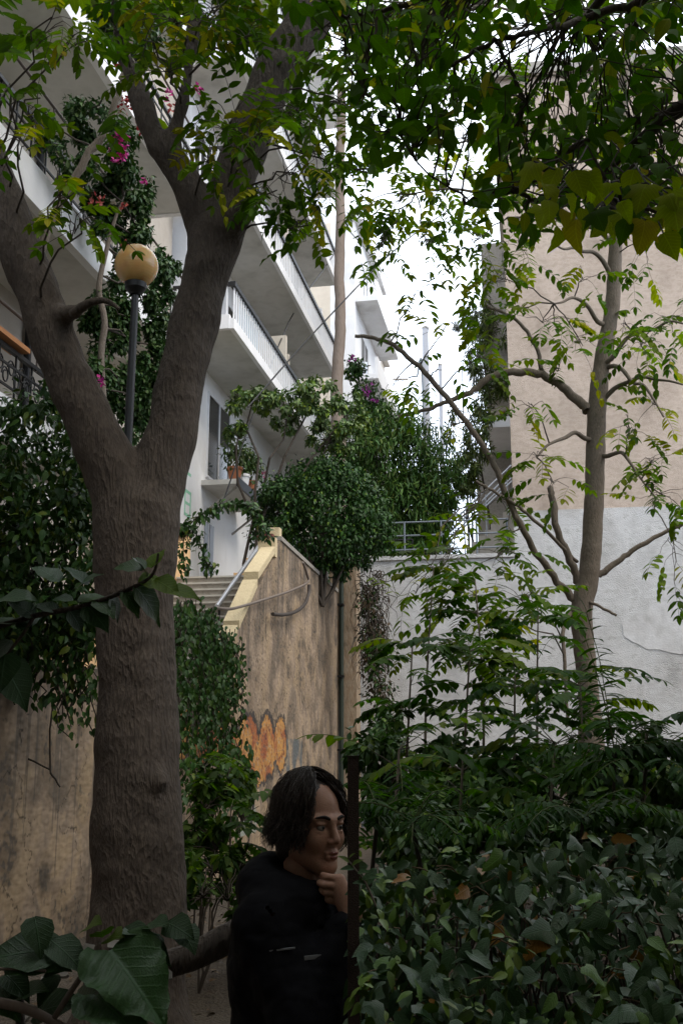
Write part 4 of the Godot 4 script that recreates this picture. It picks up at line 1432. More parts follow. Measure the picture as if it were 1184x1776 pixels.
	for e in [[180, 240, 13.0, 60, 50, 700], [200, 300, 13.4, 55, 50, 900], [190, 360, 13.6, 50, 50, 800], [235, 390, 14.0, 45, 50, 700], [230, 330, 14.0, 40, 60, 600], [150, 200, 12.8, 50, 40, 350], [255, 500, 14.6, 50, 60, 1000], [195, 580, 14.0, 50, 80, 1300], [250, 620, 14.6, 50, 80, 1500], [190, 690, 14.0, 60, 60, 1300], [260, 720, 14.8, 40, 60, 900], [200, 780, 14.0, 50, 60, 900],
			[280, 560, 15.0, 25, 60, 600], [150, 640, 13.6, 40, 60, 800], [225, 60, 12.6, 60, 50, 900], [190, 20, 12.4, 50, 40, 700], [90, 230, 12.4, 30, 40, 200], [140, 290, 12.8, 40, 40, 350], [165, 540, 13.8, 35, 45, 700], [225, 555, 14.2, 40, 50, 900], [285, 470, 14.8, 30, 45, 600], [230, 690, 14.4, 45, 55, 1000], [150, 720, 13.8, 35, 50, 700], [290, 640, 15.0, 25, 50, 500], [215, 470, 14.2, 40, 40, 600]]:
		var mid := at(e[0], e[1], e[2])
		var k := metres(1.0, e[0], e[1], e[2])
		twig_to(tw, nearest([trunk, lean], mid), mid, 0.02, 0.008, BROWN, 5)
		for j in 7:
			clump(fl, mid + in_ball() * Vector3(e[3] * k, e[4] * k, 0.4) * 0.8, Vector3(e[3] * k, e[4] * k, 0.5) * rr(0.25, 0.5), int(e[5] / 4.2), 0.085, pal, 0.35)
	for e in [[208, 255, 14, 26, 90, 0], [198, 248, 10, 8, 25, 0], [290, 165, 6, 8, 16, 0], [345, 155, 6, 8, 14, 0], [175, 660, 5, 6, 10, 0], [252, 315, 5, 6, 10, 0], [210, 115, 8, 9, 22, 1], [215, 145, 7, 12, 24, 1], [218, 182, 14, 14, 36, 1], [240, 220, 6, 10, 14, 1], [168, 350, 12, 10, 20, 2], [215, 425, 5, 5, 8, 2], [300, 185, 6, 8, 12, 2], [220, 30, 14, 10, 20, 1], [215, 357, 5, 6, 8, 2]]:
		for j in e[4]:
			var p := at(e[0] + rr(-1, 1) * e[2], e[1] + rr(-1, 1) * e[3], 12.4 if e[1] > 60 else 12.0)
			fr.leaf(p, rv(), rv(), rr(0.05, 0.085), tone([Color(0.62, 0.03, 0.36), Color(0.42, 0.025, 0.035), Color(0.45, 0.1, 0.09)][e[5]], 0.2), 1.2)
	grown(tw, "twigs", L.stick, M.twig, bou)
	grown(fl, "foliage", L.ovate, M.ivy_leaf, bou)
	grown(fr, "blossoms", L.small, M.petal, bou)
	# purple blossom climber further along
	var pb := at(625, 690, 30.0)
	var pur := thing("bougainvillea", "small climber with purple blossoms below the far white balconies", "climber", Vector3(pb.x, 5.0, pb.z))
	fl = Foliage.new()
	fr = Foliage.new()
	for e in [[615, 640, 22, 22], [635, 680, 30, 25], [650, 710, 30, 20]]:
		clump(fl, at(e[0], e[1], 30.0), Vector3(e[2], e[3], 25) * 0.0165, 420, 0.13, DARK_GREENS, 0.4)
	for e in [[632, 682], [650, 695], [640, 672], [612, 622]]:
		for j in 18:
			fr.leaf(at(e[0] + rr(-5, 5), e[1] + rr(-5, 5), 29.6), rv(), rv(), 0.12, Color(0.4, 0.05, 0.4))
	tw = Foliage.new()
	twig_to(tw, Vector3(pb.x, 5.0, pb.z), pb, 0.04, 0.02, BROWN, 6)
	grown(tw, "stems", L.stick, M.twig, pur)
	grown(fl, "foliage", L.ovate, M.ivy_leaf, pur)
	grown(fr, "blossoms", L.small, M.petal, pur)
	# dry roots and stems in the corner between pier and white wall
	var rb := at(650, 1180, 22.0)
	var root := thing("dry_creeper", "mat of dry brown creeper stems beside the rust-streaked pier", "creeper", Vector3(rb.x, 1.0, rb.z))
	tw = Foliage.new()
	fl = Foliage.new()
	for k in 170:
		var x := rr(626, 668)
		var y := rr(985, 1130)
		twig_to(tw, at(x, y, 23.8 + rr(-0.4, 0.5)), at(x + rr(-26, 26), y + rr(20, 90), 23.7 + rr(-0.5, 0.5)), 0.014, 0.005, tone(Color(0.06, 0.047, 0.035)), 5, 0.2)
	for k in 34:
		var y := rr(1000, 1260)
		clump(fl, at(rr(628, 668) + maxf(0.0, y - 1180.0) * 0.2, y, 23.7 + rr(-0.3, 0.3)), Vector3(0.3, 0.35, 0.25), 60, 0.1, [[0.55, Color(0.075, 0.056, 0.036)], [0.45, Color(0.035, 0.08, 0.02)]], 0.3)
	grown(tw, "stems", L.stick, M.twig, root)
	grown(fl, "foliage", L.small, M.ivy_leaf, root)

# ------------------------------------------------ undergrowth
func single_leaf(parent: Node3D, base: Vector3, tip: Vector3, up: Vector3, wide: float, mesh: Mesh, m: Material) -> void:
	var y := tip - base
	var n := y.length()
	var x := y.cross(up).normalized()
	var o := MeshInstance3D.new()
	o.mesh = mesh
	o.material_override = m
	put(o, "leaf", parent)
	o.transform = Transform3D(Basis(x * n * wide, y, x.cross(y.normalized()) * n), base - parent.position)

func sapling(label: String, px: float, py: float, d: float, top: float, fronds: int, size: float, flen: float, palette: Array, called := "sapling", spread := 1.0) -> void:
	var foot := at(px, py, d)
	foot.y = ground_height(foot.x, foot.z) - 0.03
	var s := thing(called, label, "plant", foot)
	var head := at(px + rr(-25, 25), top, d)
	var mid := foot.lerp(head, 0.5) + rv() * 0.06
	var path := smooth_path([v4(foot, 0.016), v4(mid, 0.012), v4(head, 0.006)], 6)
	var st := tool()
	tube(st, path, 6)
	obj("stem", st, M.pale_bark, s)
	var fl := Foliage.new()
	var tw := Foliage.new()
	for k in fronds:
		var u := pow(rng.randf(), 0.7)
		var p := v3(path[mini(int((0.25 + 0.75 * u) * path.size()), path.size() - 1)])
		var a := rr(0, TAU)
		var dir := Vector3(cos(a), rr(0.1, 0.7), sin(a))
		var q := p + dir * rr(0.02, 0.12) * spread
		tw.stick(p, q, 0.003, GREY_TWIG)
		frond(fl, tw, q, dir, Vector3.UP + rv() * 0.2, flen * rr(0.7, 1.2), rng.randi_range(6, 9), size, pick(palette), 0.13, Color(0.09, 0.11, 0.03))
	grown(tw, "stalks", L.stick, M.twig, s)
	grown(fl, "foliage", L.leaflet, M.tree_leaf, s)

func fern(label: String, px: float, py: float, d: float, n: int, length: float, size: float, lean: Vector3) -> void:
	var foot := at(px, py, d)
	var low := Vector3(foot.x, minf(foot.y, ground_height(foot.x, foot.z) + 1.4), foot.z)
	var s := thing("fern", label, "fern", Vector3(foot.x, ground_height(foot.x, foot.z), foot.z))
	var fl := Foliage.new()
	var tw := Foliage.new()
	twig_to(tw, Vector3(foot.x, ground_height(foot.x, foot.z), foot.z), low, 0.012, 0.008, BROWN, 4)
	for k in n:
		var a := rr(0, TAU)
		frond(fl, tw, low, Vector3(cos(a), rr(0.2, 0.8), sin(a)) + lean, Vector3.UP + rv() * 0.15, length * rr(0.7, 1.15), 15, size, pick([[0.7, Color(0.04, 0.105, 0.022)], [0.3, Color(0.075, 0.17, 0.028)]]), 0.07, Color(0.06, 0.08, 0.02))
	grown(tw, "stalks", L.stick, M.twig, s)
	grown(fl, "foliage", L.lance, M.tree_leaf, s)

func build_undergrowth() -> void:
	var pal := [[0.58, Color(0.042, 0.105, 0.02)], [0.3, Color(0.07, 0.155, 0.024)], [0.12, Color(0.15, 0.22, 0.025)]]
	var g := "pinnate-leaved sapling "
	sapling(g + "with lime leaf tips beside the dry creeper", 735, 1340, 10.0, 985, 19, 0.095, 0.4, [[0.5, Color(0.06, 0.12, 0.02)], [0.5, Color(0.16, 0.2, 0.02)]])
	sapling(g + "tallest of the thicket before the whitewashed wall", 830, 1340, 9.4, 1010, 31, 0.105, 0.45, pal)
	sapling(g + "leaning against the young tree's trunk", 930, 1340, 9.2, 1060, 28, 0.105, 0.45, pal)
	sapling(g + "with dark leaves in front of the dry creeper", 690, 1400, 8.0, 1120, 26, 0.095, 0.4, pal)
	sapling(g + "in the middle of the thicket", 790, 1420, 7.6, 1130, 31, 0.105, 0.4, pal)
	sapling(g + "with drooping fronds below the young tree's fork", 890, 1420, 7.4, 1170, 28, 0.095, 0.4, pal)
	sapling(g + "growing at the young tree's foot", 1010, 1420, 7.0, 1190, 26, 0.085, 0.4, pal)
	sapling(g + "low one above the broad-leaved hedge", 960, 1500, 5.4, 1290, 20, 0.085, 0.38, pal)
	sapling(g + "low one by the thin iron post", 690, 1520, 5.2, 1300, 18, 0.085, 0.36, pal)
	sapling(g + "low one with narrow leaves before the plaster remains", 820, 1500, 5.6, 1310, 20, 0.085, 0.38, pal)
	sapling(g + "spilling over the hedge's far end", 1110, 1500, 5.0, 1270, 22, 0.085, 0.38, pal)
	fern("arching fern with long fronds against the bare whitewashed wall", 1060, 1200, 4.6, 9, 0.6, 0.1, Vector3(0.9, 0.2, 0.0))
	fern("small fern beside the thin iron post", 655, 1395, 3.6, 9, 0.26, 0.055, Vector3(0.3, 0.1, 0.3))
	fern("small fern above the hedge near the dark coat", 715, 1430, 3.3, 9, 0.24, 0.05, Vector3(0, 0.1, 0.4))
	fern("fern tucked behind the hedge below the saplings", 1010, 1420, 4.0, 10, 0.36, 0.07, Vector3(0, 0.2, 0.3))
	fern("fern with dark fronds under the arching fern", 1120, 1330, 4.6, 10, 0.5, 0.08, Vector3(-0.3, 0.2, 0.2))
	var shr := [["leafy shrub filling the bank behind the thin iron post", 670, 1330, 8.8, 70, 90, 0.7, 2400], ["leafy shrub filling the bank under the tallest sapling", 800, 1360, 7.6, 90, 75, 0.8, 2600], ["leafy shrub filling the bank before the young tree", 950, 1370, 7.0, 100, 85, 0.8, 2800], ["leafy shrub climbing towards the bare whitewashed wall", 1120, 1370, 6.4, 100, 80, 0.7, 2600],
		["shaded shrub behind the near part of the hedge", 720, 1470, 4.6, 100, 70, 0.5, 1700], ["shaded shrub behind the middle of the hedge", 900, 1470, 4.4, 110, 65, 0.5, 1700], ["shaded shrub behind the far part of the hedge", 1090, 1460, 4.2, 120, 65, 0.5, 1800]]
	for e in shr:
		var b := bush("thicket_shrub", e[0], [[e[1], e[2], e[3], e[4], e[5], e[6], e[7]]], "ovate", 0.075 if e[3] > 5.0 else 0.055, [[0.68, Color(0.035, 0.09, 0.018)], [0.24, Color(0.065, 0.145, 0.022)], [0.08, Color(0.14, 0.23, 0.025)]], M.ivy_leaf, 0.45, ground_height(at(e[1], e[2], e[3]).x, -e[3]), "shrub")
		b.set_meta("group", "shrubs on the bank")
	# weeds along the foot of the stained wall
	var wp := [[0.45, Color(0.035, 0.08, 0.02)], [0.35, Color(0.08, 0.15, 0.035)], [0.2, Color(0.15, 0.24, 0.07)]]
	bush("weed", "tangle of pale broad-leaved weeds between forked trunk and graffiti", [[355, 1385, 10.5, 40, 45, 0.4, 260], [390, 1360, 11.0, 40, 50, 0.4, 280], [345, 1440, 10.2, 30, 45, 0.4, 220], [420, 1400, 11.5, 30, 60, 0.4, 240], [375, 1460, 10.0, 45, 40, 0.4, 240]], "ovate", 0.12, wp, M.tree_leaf, 0.2, -0.25, "weed")
	bush("weed", "low weeds where the forked trunk meets the ground", [[350, 1540, 8.8, 30, 40, 0.4, 150], [395, 1540, 9.0, 40, 50, 0.4, 200], [370, 1500, 9.4, 50, 30, 0.4, 160], [420, 1480, 9.6, 30, 50, 0.4, 160]], "ovate", 0.1, wp, M.tree_leaf, 0.2, -0.25, "weed")
	for e in [["pinnate weed growing against the orange graffiti", 365, 1500, 10.6, 1330], ["pinnate weed beside the foot of the forked trunk", 400, 1520, 9.6, 1400]]:
		sapling(e[0], e[1], e[2], e[3], e[4], 12, 0.12, 0.45, wp, "weed")

func build_hedge() -> void:
	var base := at(900, 1776, 2.3)
	var h := thing("hedge", "dense dark broad-leaved hedge with grey-green sheen beside the path", "hedge", Vector3(base.x, 0.0, base.z))
	var greys := []
	for c in [Color(0.04, 0.095, 0.045), Color(0.055, 0.12, 0.06), Color(0.034, 0.085, 0.03), Color(0.07, 0.14, 0.075), Color(0.09, 0.2, 0.03), Color(0.26, 0.13, 0.018)]:
		greys.append(big_leaf_mat(0.3, Color(0.25, 0.34, 0.08), c))
	var deep := Foliage.new()
	var tw := Foliage.new()
	for k in 3000:
		var x := rr(612, 1330)
		var f := rng.randf()
		var edge := 1500.0 - 70.0 * smoothstep(700, 1184, x) + 25.0 * fast_noise.get_noise_1d(x * 0.06)
		var y := lerpf(edge, 1900.0, f)
		var d := lerpf(2.62, 1.9, f) + rr(0.08, 0.85)
		deep.leaf(at(x, y, d), Vector3(rr(-1, 1), rr(-1.0, 0.1), rr(-0.3, 0.9)), Vector3(rr(-0.9, 0.9), rr(0.0, 1.0), rr(-0.2, 0.9)), rr(0.024, 0.064), pick([[0.24, Color(0.04, 0.095, 0.045)], [0.24, Color(0.055, 0.12, 0.06)], [0.22, Color(0.034, 0.085, 0.03)], [0.14, Color(0.07, 0.14, 0.075)], [0.1, Color(0.09, 0.2, 0.03)], [0.06, Color(0.26, 0.13, 0.018)]]))
	for k in 150:
		var x := rr(620, 1320)
		twig_to(tw, Vector3(at(x, 1776, 2.5).x, 0.0, -2.6), at(x + rr(-40, 40), rr(1560, 1720), rr(2.5, 2.8)), 0.006, 0.003, BROWN, 6)
	for k in 300:
		var x := rr(618, 1215)
		var f := pow(rng.randf(), 0.9)
		var edge := 1492.0 - 70.0 * smoothstep(700, 1184, x)
		var y := lerpf(edge, 1790.0, f)
		var d := lerpf(2.56, 1.84, f) + rr(-0.04, 0.06)
		var p := at(x, y, d)
		var dir := Vector3(rr(-0.9, 0.9), rr(-1.0, 0.0), rr(0.0, 0.8)).normalized()
		var which := 5 if rng.randf() < 0.025 else (4 if rng.randf() < 0.08 else rng.randi_range(0, 3))
		single_leaf(h, p, p + dir * rr(0.028, 0.072), Vector3(rr(-0.9, 0.9), rr(0.2, 1.0), rr(0.0, 0.9)), rr(0.7, 1.05), L.ovate if k % 3 else L.ivy, greys[which])
	for k in 34:
		var x := rr(640, 1180)
		var y := rr(1520, 1770)
		clump(deep, at(x, y, lerpf(2.5, 1.9, (y - 1490.0) / 290.0)), Vector3(0.04, 0.035, 0.03), 9, 0.032, [[0.7, Color(0.12, 0.22, 0.025)], [0.3, Color(0.07, 0.14, 0.02)]], 0.3)
	for k in 60:
		var x := rr(640, 1180)
		var y := rr(1500, 1760)
		var d := lerpf(2.56, 1.88, (y - 1490.0) / 290.0)
		twig_to(tw, at(x, y, d + 0.1), at(x + rr(-70, 70), y + rr(-40, 40), d + 0.02), 0.0022, 0.0014, Color(0.11, 0.075, 0.04), 4, 0.1)
	grown(tw, "stems", L.stick, M.twig, h)
	grown(deep, "foliage", L.ovate, M.glossy_leaf, h)

func build_near_plants() -> void:
	# branch with big leaves crossing before the forked trunk
	var b := thing("leafy_branch", "leafy twig with large serrated leaves crossing before the forked trunk", "branch", at(-120, 1110, 2.0))
	var st := tool()
	tube(st, smooth_path(limb([[-120, 1110, 6], [0, 1085, 5], [70, 1066, 5], [140, 1052, 4.5], [205, 1030, 4], [262, 1000, 3], [275, 960, 2]], 2.2), 6), 7, 0.1)
	tube(st, smooth_path(limb([[60, 1068, 4], [40, 1100, 3], [0, 1150, 3]], 2.2), 6), 6, 0.1)
	obj("twig", st, M.bark, b)
	var ms := [big_leaf_mat(0.35, Color(0.3, 0.42, 0.1), Color(0.055, 0.12, 0.06)), big_leaf_mat(0.35, Color(0.35, 0.5, 0.1), Color(0.06, 0.13, 0.045)), big_leaf_mat(0.45, Color(0.7, 0.9, 0.15), Color(0.2, 0.31, 0.04)), big_leaf_mat(0.35, Color(0.2, 0.3, 0.08), Color(0.035, 0.085, 0.04))]
	for e in [[102, 1010, 60, 968, 0], [135, 1020, 168, 985, 0], [152, 1015, 118, 972, 3], [0, 1040, 58, 1022, 0], [128, 1040, 92, 1032, 0], [135, 1045, 190, 1022, 1], [150, 1050, 188, 1085, 0], [255, 985, 196, 972, 1], [262, 985, 278, 945, 2], [232, 1015, 292, 1075, 1], [268, 1005, 312, 1022, 2], [290, 1022, 348, 1026, 2], [0, 1145, 60, 1222, 0], [65, 1050, 8, 1082, 0],
			[30, 1090, 70, 1060, 3], [20, 1110, -30, 1150, 3], [100, 1060, 60, 1040, 3], [190, 1035, 215, 1075, 3], [215, 1025, 245, 1062, 1], [240, 1010, 300, 1005, 2], [60, 1070, 20, 1035, 3], [120, 1058, 150, 1095, 3], [255, 1000, 240, 960, 1], [-20, 1085, 40, 1065, 3], [10, 1130, 0, 1190, 0], [168, 1042, 200, 1060, 1]]:
		single_leaf(b, at(e[0], e[1], 2.2), at(e[2], e[3], 2.2 + rr(-0.06, 0.03)), Vector3(rr(-0.3, 0.3), 0.9, rr(0.35, 0.8)), rr(0.9, 1.15), L.broad, ms[e[4]])
	# big-leaved plant at the foot of the picture
	var p := thing("big_leaved_plant", "low plant with one huge crinkled green leaf beside the path", "plant", Vector3(at(200, 1776, 1.6).x, 0.0, -1.6))
	var stem := tool()
	tube(stem, smooth_path([v4(p.position, 0.012), v4(at(170, 1900, 1.8), 0.01), v4(at(190, 1800, 1.78), 0.006), v4(at(192, 1700, 1.74), 0.004), v4(at(192, 1649, 1.67), 0.003)], 5), 7)
	tube(stem, smooth_path([v4(p.position, 0.01), v4(at(40, 1850, 1.7), 0.008), v4(at(20, 1690, 1.75), 0.004)], 5), 7)
	obj("stem", stem, M.bark, p)
	var dark := big_leaf_mat(0.4, Color(0.2, 0.3, 0.08), Color(0.05, 0.125, 0.04))
	var darker := big_leaf_mat(0.45, Color(0.15, 0.22, 0.06), Color(0.035, 0.085, 0.03))
	var lime := big_leaf_mat(0.45, Color(0.6, 0.8, 0.15), Color(0.13, 0.2, 0.03))
	var big := crinkled_leaf()
	single_leaf(p, at(192, 1648, 1.66), at(285, 1765, 1.56), Vector3(0.25, 0.55, 0.8), 0.92, big, dark)
	single_leaf(p, at(168, 1725, 1.64), at(250, 1795, 1.54), Vector3(0.2, 0.6, 0.75), 0.8, big, dark)
	for e in [[110, 1650, -30, 1640, 1], [15, 1660, 112, 1655, 0], [60, 1590, 75, 1650, 1], [88, 1630, 150, 1672, 1], [130, 1660, 80, 1680, 0], [150, 1610, 165, 1590, 2], [180, 1625, 172, 1600, 2], [185, 1630, 205, 1612, 2], [255, 1605, 285, 1590, 1], [290, 1600, 330, 1615, 1], [310, 1605, 340, 1640, 1], [240, 1625, 220, 1605, 1], [30, 1730, 70, 1700, 0], [20, 1700, -10, 1740, 1], [100, 1690, 60, 1735, 1], [60, 1760, 130, 1720, 1], [130, 1760, 160, 1700, 1], [10, 1690, 50, 1720, 1], [250, 1640, 290, 1660, 1], [215, 1610, 260, 1625, 1], [0, 1720, 30, 1760, 0], [275, 1620, 250, 1650, 1]]:
		single_leaf(p, at(e[0], e[1], 1.7), at(e[2], e[3], 1.66), Vector3(rr(-0.3, 0.3), 0.8, 0.6), rr(0.9, 1.2), L.broad, [dark, darker, lime][e[4]])
	for e in [["pale dry stick slanting up beside the huge leaf", [[88, 1776, 5], [120, 1725, 5], [150, 1680, 5], [166, 1650, 5], [172, 1635, 4]]], ["thick bent dead branch lying at the foot of the big-leaved plant", [[-20, 1735, 9], [40, 1748, 9], [80, 1765, 8], [120, 1790, 8]]], ["thin straight dead twig poking out over the wall foot", [[-10, 1681, 3], [40, 1680, 3], [80, 1684, 2.5]]]]:
		var q := limb(e[1], 1.66)
		var s := thing("dead_stick", e[0], "stick", v3(q[0]))
		var ts := tool()
		tube(ts, smooth_path(q, 5), 8, 0.15)
		obj("wood", ts, M.pale_bark if e[0].begins_with("pale") else M.wood_pole, s)
	# sprig before the hand of the walking person
	var sp := thing("sprig", "small pale-tipped sprig leaning from the hedge before the hand", "sprig", at(640, 1560, 2.15))
	var ss := tool()
	tube(ss, smooth_path(limb([[652, 1572, 2], [634, 1532, 2], [616, 1508, 1.6], [602, 1490, 1.2]], 2.15), 4), 5)
	obj("twig", ss, M.pale_bark, sp)
	for e in [[606, 1496, 590, 1482], [610, 1501, 626, 1488], [614, 1506, 592, 1504], [619, 1514, 640, 1508], [626, 1524, 654, 1516], [604, 1491, 612, 1477], [632, 1532, 614, 1528]]:
		single_leaf(sp, at(e[0], e[1], 2.15), at(e[2], e[3], 2.13), Vector3(0.1, 0.7, 0.7), 0.8, L.ovate, lime if e[0] < 612 else dark)

func build_overhanging_tree() -> void:
	var base := Vector3(2.6, -0.1, -1.6)
	var t := thing("overhanging_tree", "tree stretching dark leafy twigs across the bright sky", "tree", base)
	var trunk := smooth_path([v4(base, 0.22), v4(Vector3(2.5, 1.5, -1.7), 0.17), v4(Vector3(2.4, 3.0, -1.9), 0.15), v4(Vector3(2.0, 4.6, -2.2), 0.12), v4(Vector3(1.2, 6.0, -2.2), 0.09), v4(Vector3(0.2, 7.0, -1.8), 0.06)], 6)
	var st := tool()
	tube(st, trunk, 14, 0.12)
	obj("trunk", st, M.bark, t)
	var paths := [trunk]
	for rows in [[[1017, 30, 7, 0.4], [960, 48, 6, 0.2], [902, 62, 5], [862, 70, 5], [820, 92, 4], [782, 116, 3]], [[862, 70, 4], [885, 120, 3.5], [912, 182, 2.5]], [[1250, 180, 9, -0.3], [1150, 200, 8], [1060, 225, 6], [972, 270, 6], [930, 310, 5], [892, 330, 5], [850, 338, 4.5], [807, 352, 3.5]], [[892, 330, 4], [930, 350, 4], [965, 330, 3]].slice(0, 2), [[1050, 290, 5], [1000, 320, 4], [950, 350, 4]],
			[[1300, -60, 10, -0.2], [1180, -20, 9], [1017, 30, 7, 0.2]], [[900, -60, 6, 0.2], [760, -10, 5], [660, 20, 4], [592, 30, 3]], [[1300, 330, 8, -0.5], [1184, 360, 5, -0.6], [1080, 370, 4, -0.6]], [[760, -10, 4], [740, 60, 3], [720, 130, 2.5]], [[660, 20, 3], [640, 90, 2.5], [630, 160, 2]], [[807, 352, 3], [790, 330, 2], [740, 300, 1.6], [690, 230, 1.5]]]:
		var p := smooth_path(limb(rows, 3.0), 6)
		for i in p.size():
			p[i] += v4(rv() * 0.006, 0.0)
		paths.append(p)
		var q := tool()
		tube(q, p, 7, 0.1)
		obj("branch", q, M.bark, t)
	var tw := Foliage.new()
	for e in [[1, 0], [3, 0], [5, 0], [6, 0], [7, 0], [8, 0]]:
		twig_to(tw, nearest([trunk], v3(paths[e[0]][0])), v3(paths[e[0]][0]), 0.05, 0.02, BROWN, 6)
	var ms := []
	for c in [Color(0.06, 0.14, 0.016), Color(0.075, 0.165, 0.018), Color(0.09, 0.2, 0.02), Color(0.05, 0.12, 0.015), Color(0.32, 0.38, 0.025), Color(0.42, 0.36, 0.028), Color(0.38, 0.48, 0.03)]:
		ms.append(leaf_mat(0.55, Color(0.9, 1.0, 0.15), c * 1.35, 0.25))
	var spots := [[600, 40, 60, 60, 18], [680, 40, 60, 60, 24], [760, 30, 60, 60, 24], [640, 120, 50, 50, 18], [700, 150, 60, 60, 26], [740, 210, 50, 50, 18], [790, 170, 60, 50, 20], [640, 200, 40, 40, 9], [680, 240, 40, 30, 8], [860, 30, 60, 50, 14], [960, 10, 60, 40, 14], [850, 150, 50, 40, 12], [890, 190, 50, 40, 14], [960, 130, 50, 40, 10], [1040, 60, 60, 50, 14], [1130, 40, 60, 60, 20], [1060, 150, 60, 50, 22], [1140, 150, 50, 60, 22], [980, 220, 60, 50, 22], [1060, 240, 60, 50, 26], [1140, 250, 50, 60, 26], [910, 260, 50, 40, 14], [950, 300, 60, 40, 14], [870, 300, 40, 30, 8], [850, 350, 40, 30, 7], [1100, 320, 70, 40, 20], [930, 370, 50, 30, 10], [1010, 330, 60, 30, 14], [560, -10, 60, 40, 14], [810, 100, 50, 40, 10], [1170, 340, 30, 60, 14]]
	var rest := Foliage.new()
	var n := 0
	for s in spots:
		var k_n: int = int(s[4] * 2.8)
		for k in k_n:
			var q := in_ball()
			var d := 3.0 + rr(-0.5, 0.9)
			var p := at(s[0] + q.x * s[2] * 1.1, s[1] + q.y * s[3] * 1.1, d)
			var dir := (Vector3(rr(-1, 1), rr(-1.0, 0.15), rr(-0.8, 0.8))).normalized()
			var up := Vector3(rr(-0.6, 0.6), 1.0, rr(-0.5, 0.7))
			var size := rr(0.045, 0.08)
			if k % 4 == 0:
				twig_to(tw, nearest(paths.slice(1), p), p, 0.004, 0.002, BROWN, 4)
			if n < 240 and d < 3.5:
				var yellow: bool = rng.randf() < (0.3 if s[0] > 900 and s[1] > 200 else 0.05)
				single_leaf(t, p, p + dir * size, up, rr(0.9, 1.2), L.ovate, ms[rng.randi_range(4, 5) if yellow else rng.randi_range(0, 3)])
				n += 1
			else:
				rest.leaf(p, dir, up, size, pick([[0.66, Color(0.085, 0.2, 0.02)], [0.24, Color(0.14, 0.28, 0.025)], [0.1, Color(0.4, 0.4, 0.03)]]), 1.1)
	for k in 40:  # crown overhead, out of view, added to keep the hedge dark
		var mid := Vector3(rr(-2.6, 2.8), rr(4.9, 6.6), -rr(-0.6, 2.6))
		twig_to(tw, nearest([trunk], mid), mid, 0.03, 0.008, BROWN, 5)
		clump(rest, mid, Vector3(0.7, 0.4, 0.7), 70, 0.16, [[0.7, Color(0.085, 0.2, 0.02)], [0.3, Color(0.14, 0.28, 0.025)]], 0.3)
	for k in 62:            # unseen crown added past the right edge to shade the hedge
		var z := rr(1.0, 7.0)
		var mid := Vector3(0.42 * z + rr(0.9, 4.6), rr(3.9, 7.2), -z)
		twig_to(tw, nearest([trunk], mid), mid, 0.03, 0.008, BROWN, 5)
		clump(rest, mid, Vector3(0.65, 0.45, 0.65), 80, 0.16, [[0.7, Color(0.085, 0.2, 0.02)], [0.3, Color(0.14, 0.28, 0.025)]], 0.3)
	# big lobed yellowing leaves, closer
	for k in 56:
		var x := rr(925, 1200)
		var p := at(x, rr(285, 410) - 0.06 * absf(x - 1060), 1.9 + rr(-0.2, 0.25))
		var tip := p + Vector3(rr(-0.5, 0.5), rr(-1.0, -0.35), rr(-0.2, 0.5)).normalized() * rr(0.042, 0.068)
		if k % 2 == 0:
			twig_to(tw, nearest(paths.slice(6), p), p, 0.003, 0.002, BROWN, 3)
		single_leaf(t, p, tip, Vector3(rr(-0.6, 0.6), 0.5, rr(0.2, 1.0)), rr(0.9, 1.15), [L.lobed, L.curled, L.broad, L.curled][k % 4], ms[[4, 5, 4, 6, 1, 6, 4][k % 7]])
	grown(tw, "twigs", L.stick, M.twig, t)
	grown(rest, "foliage", L.ovate, M.canopy_leaf, t)

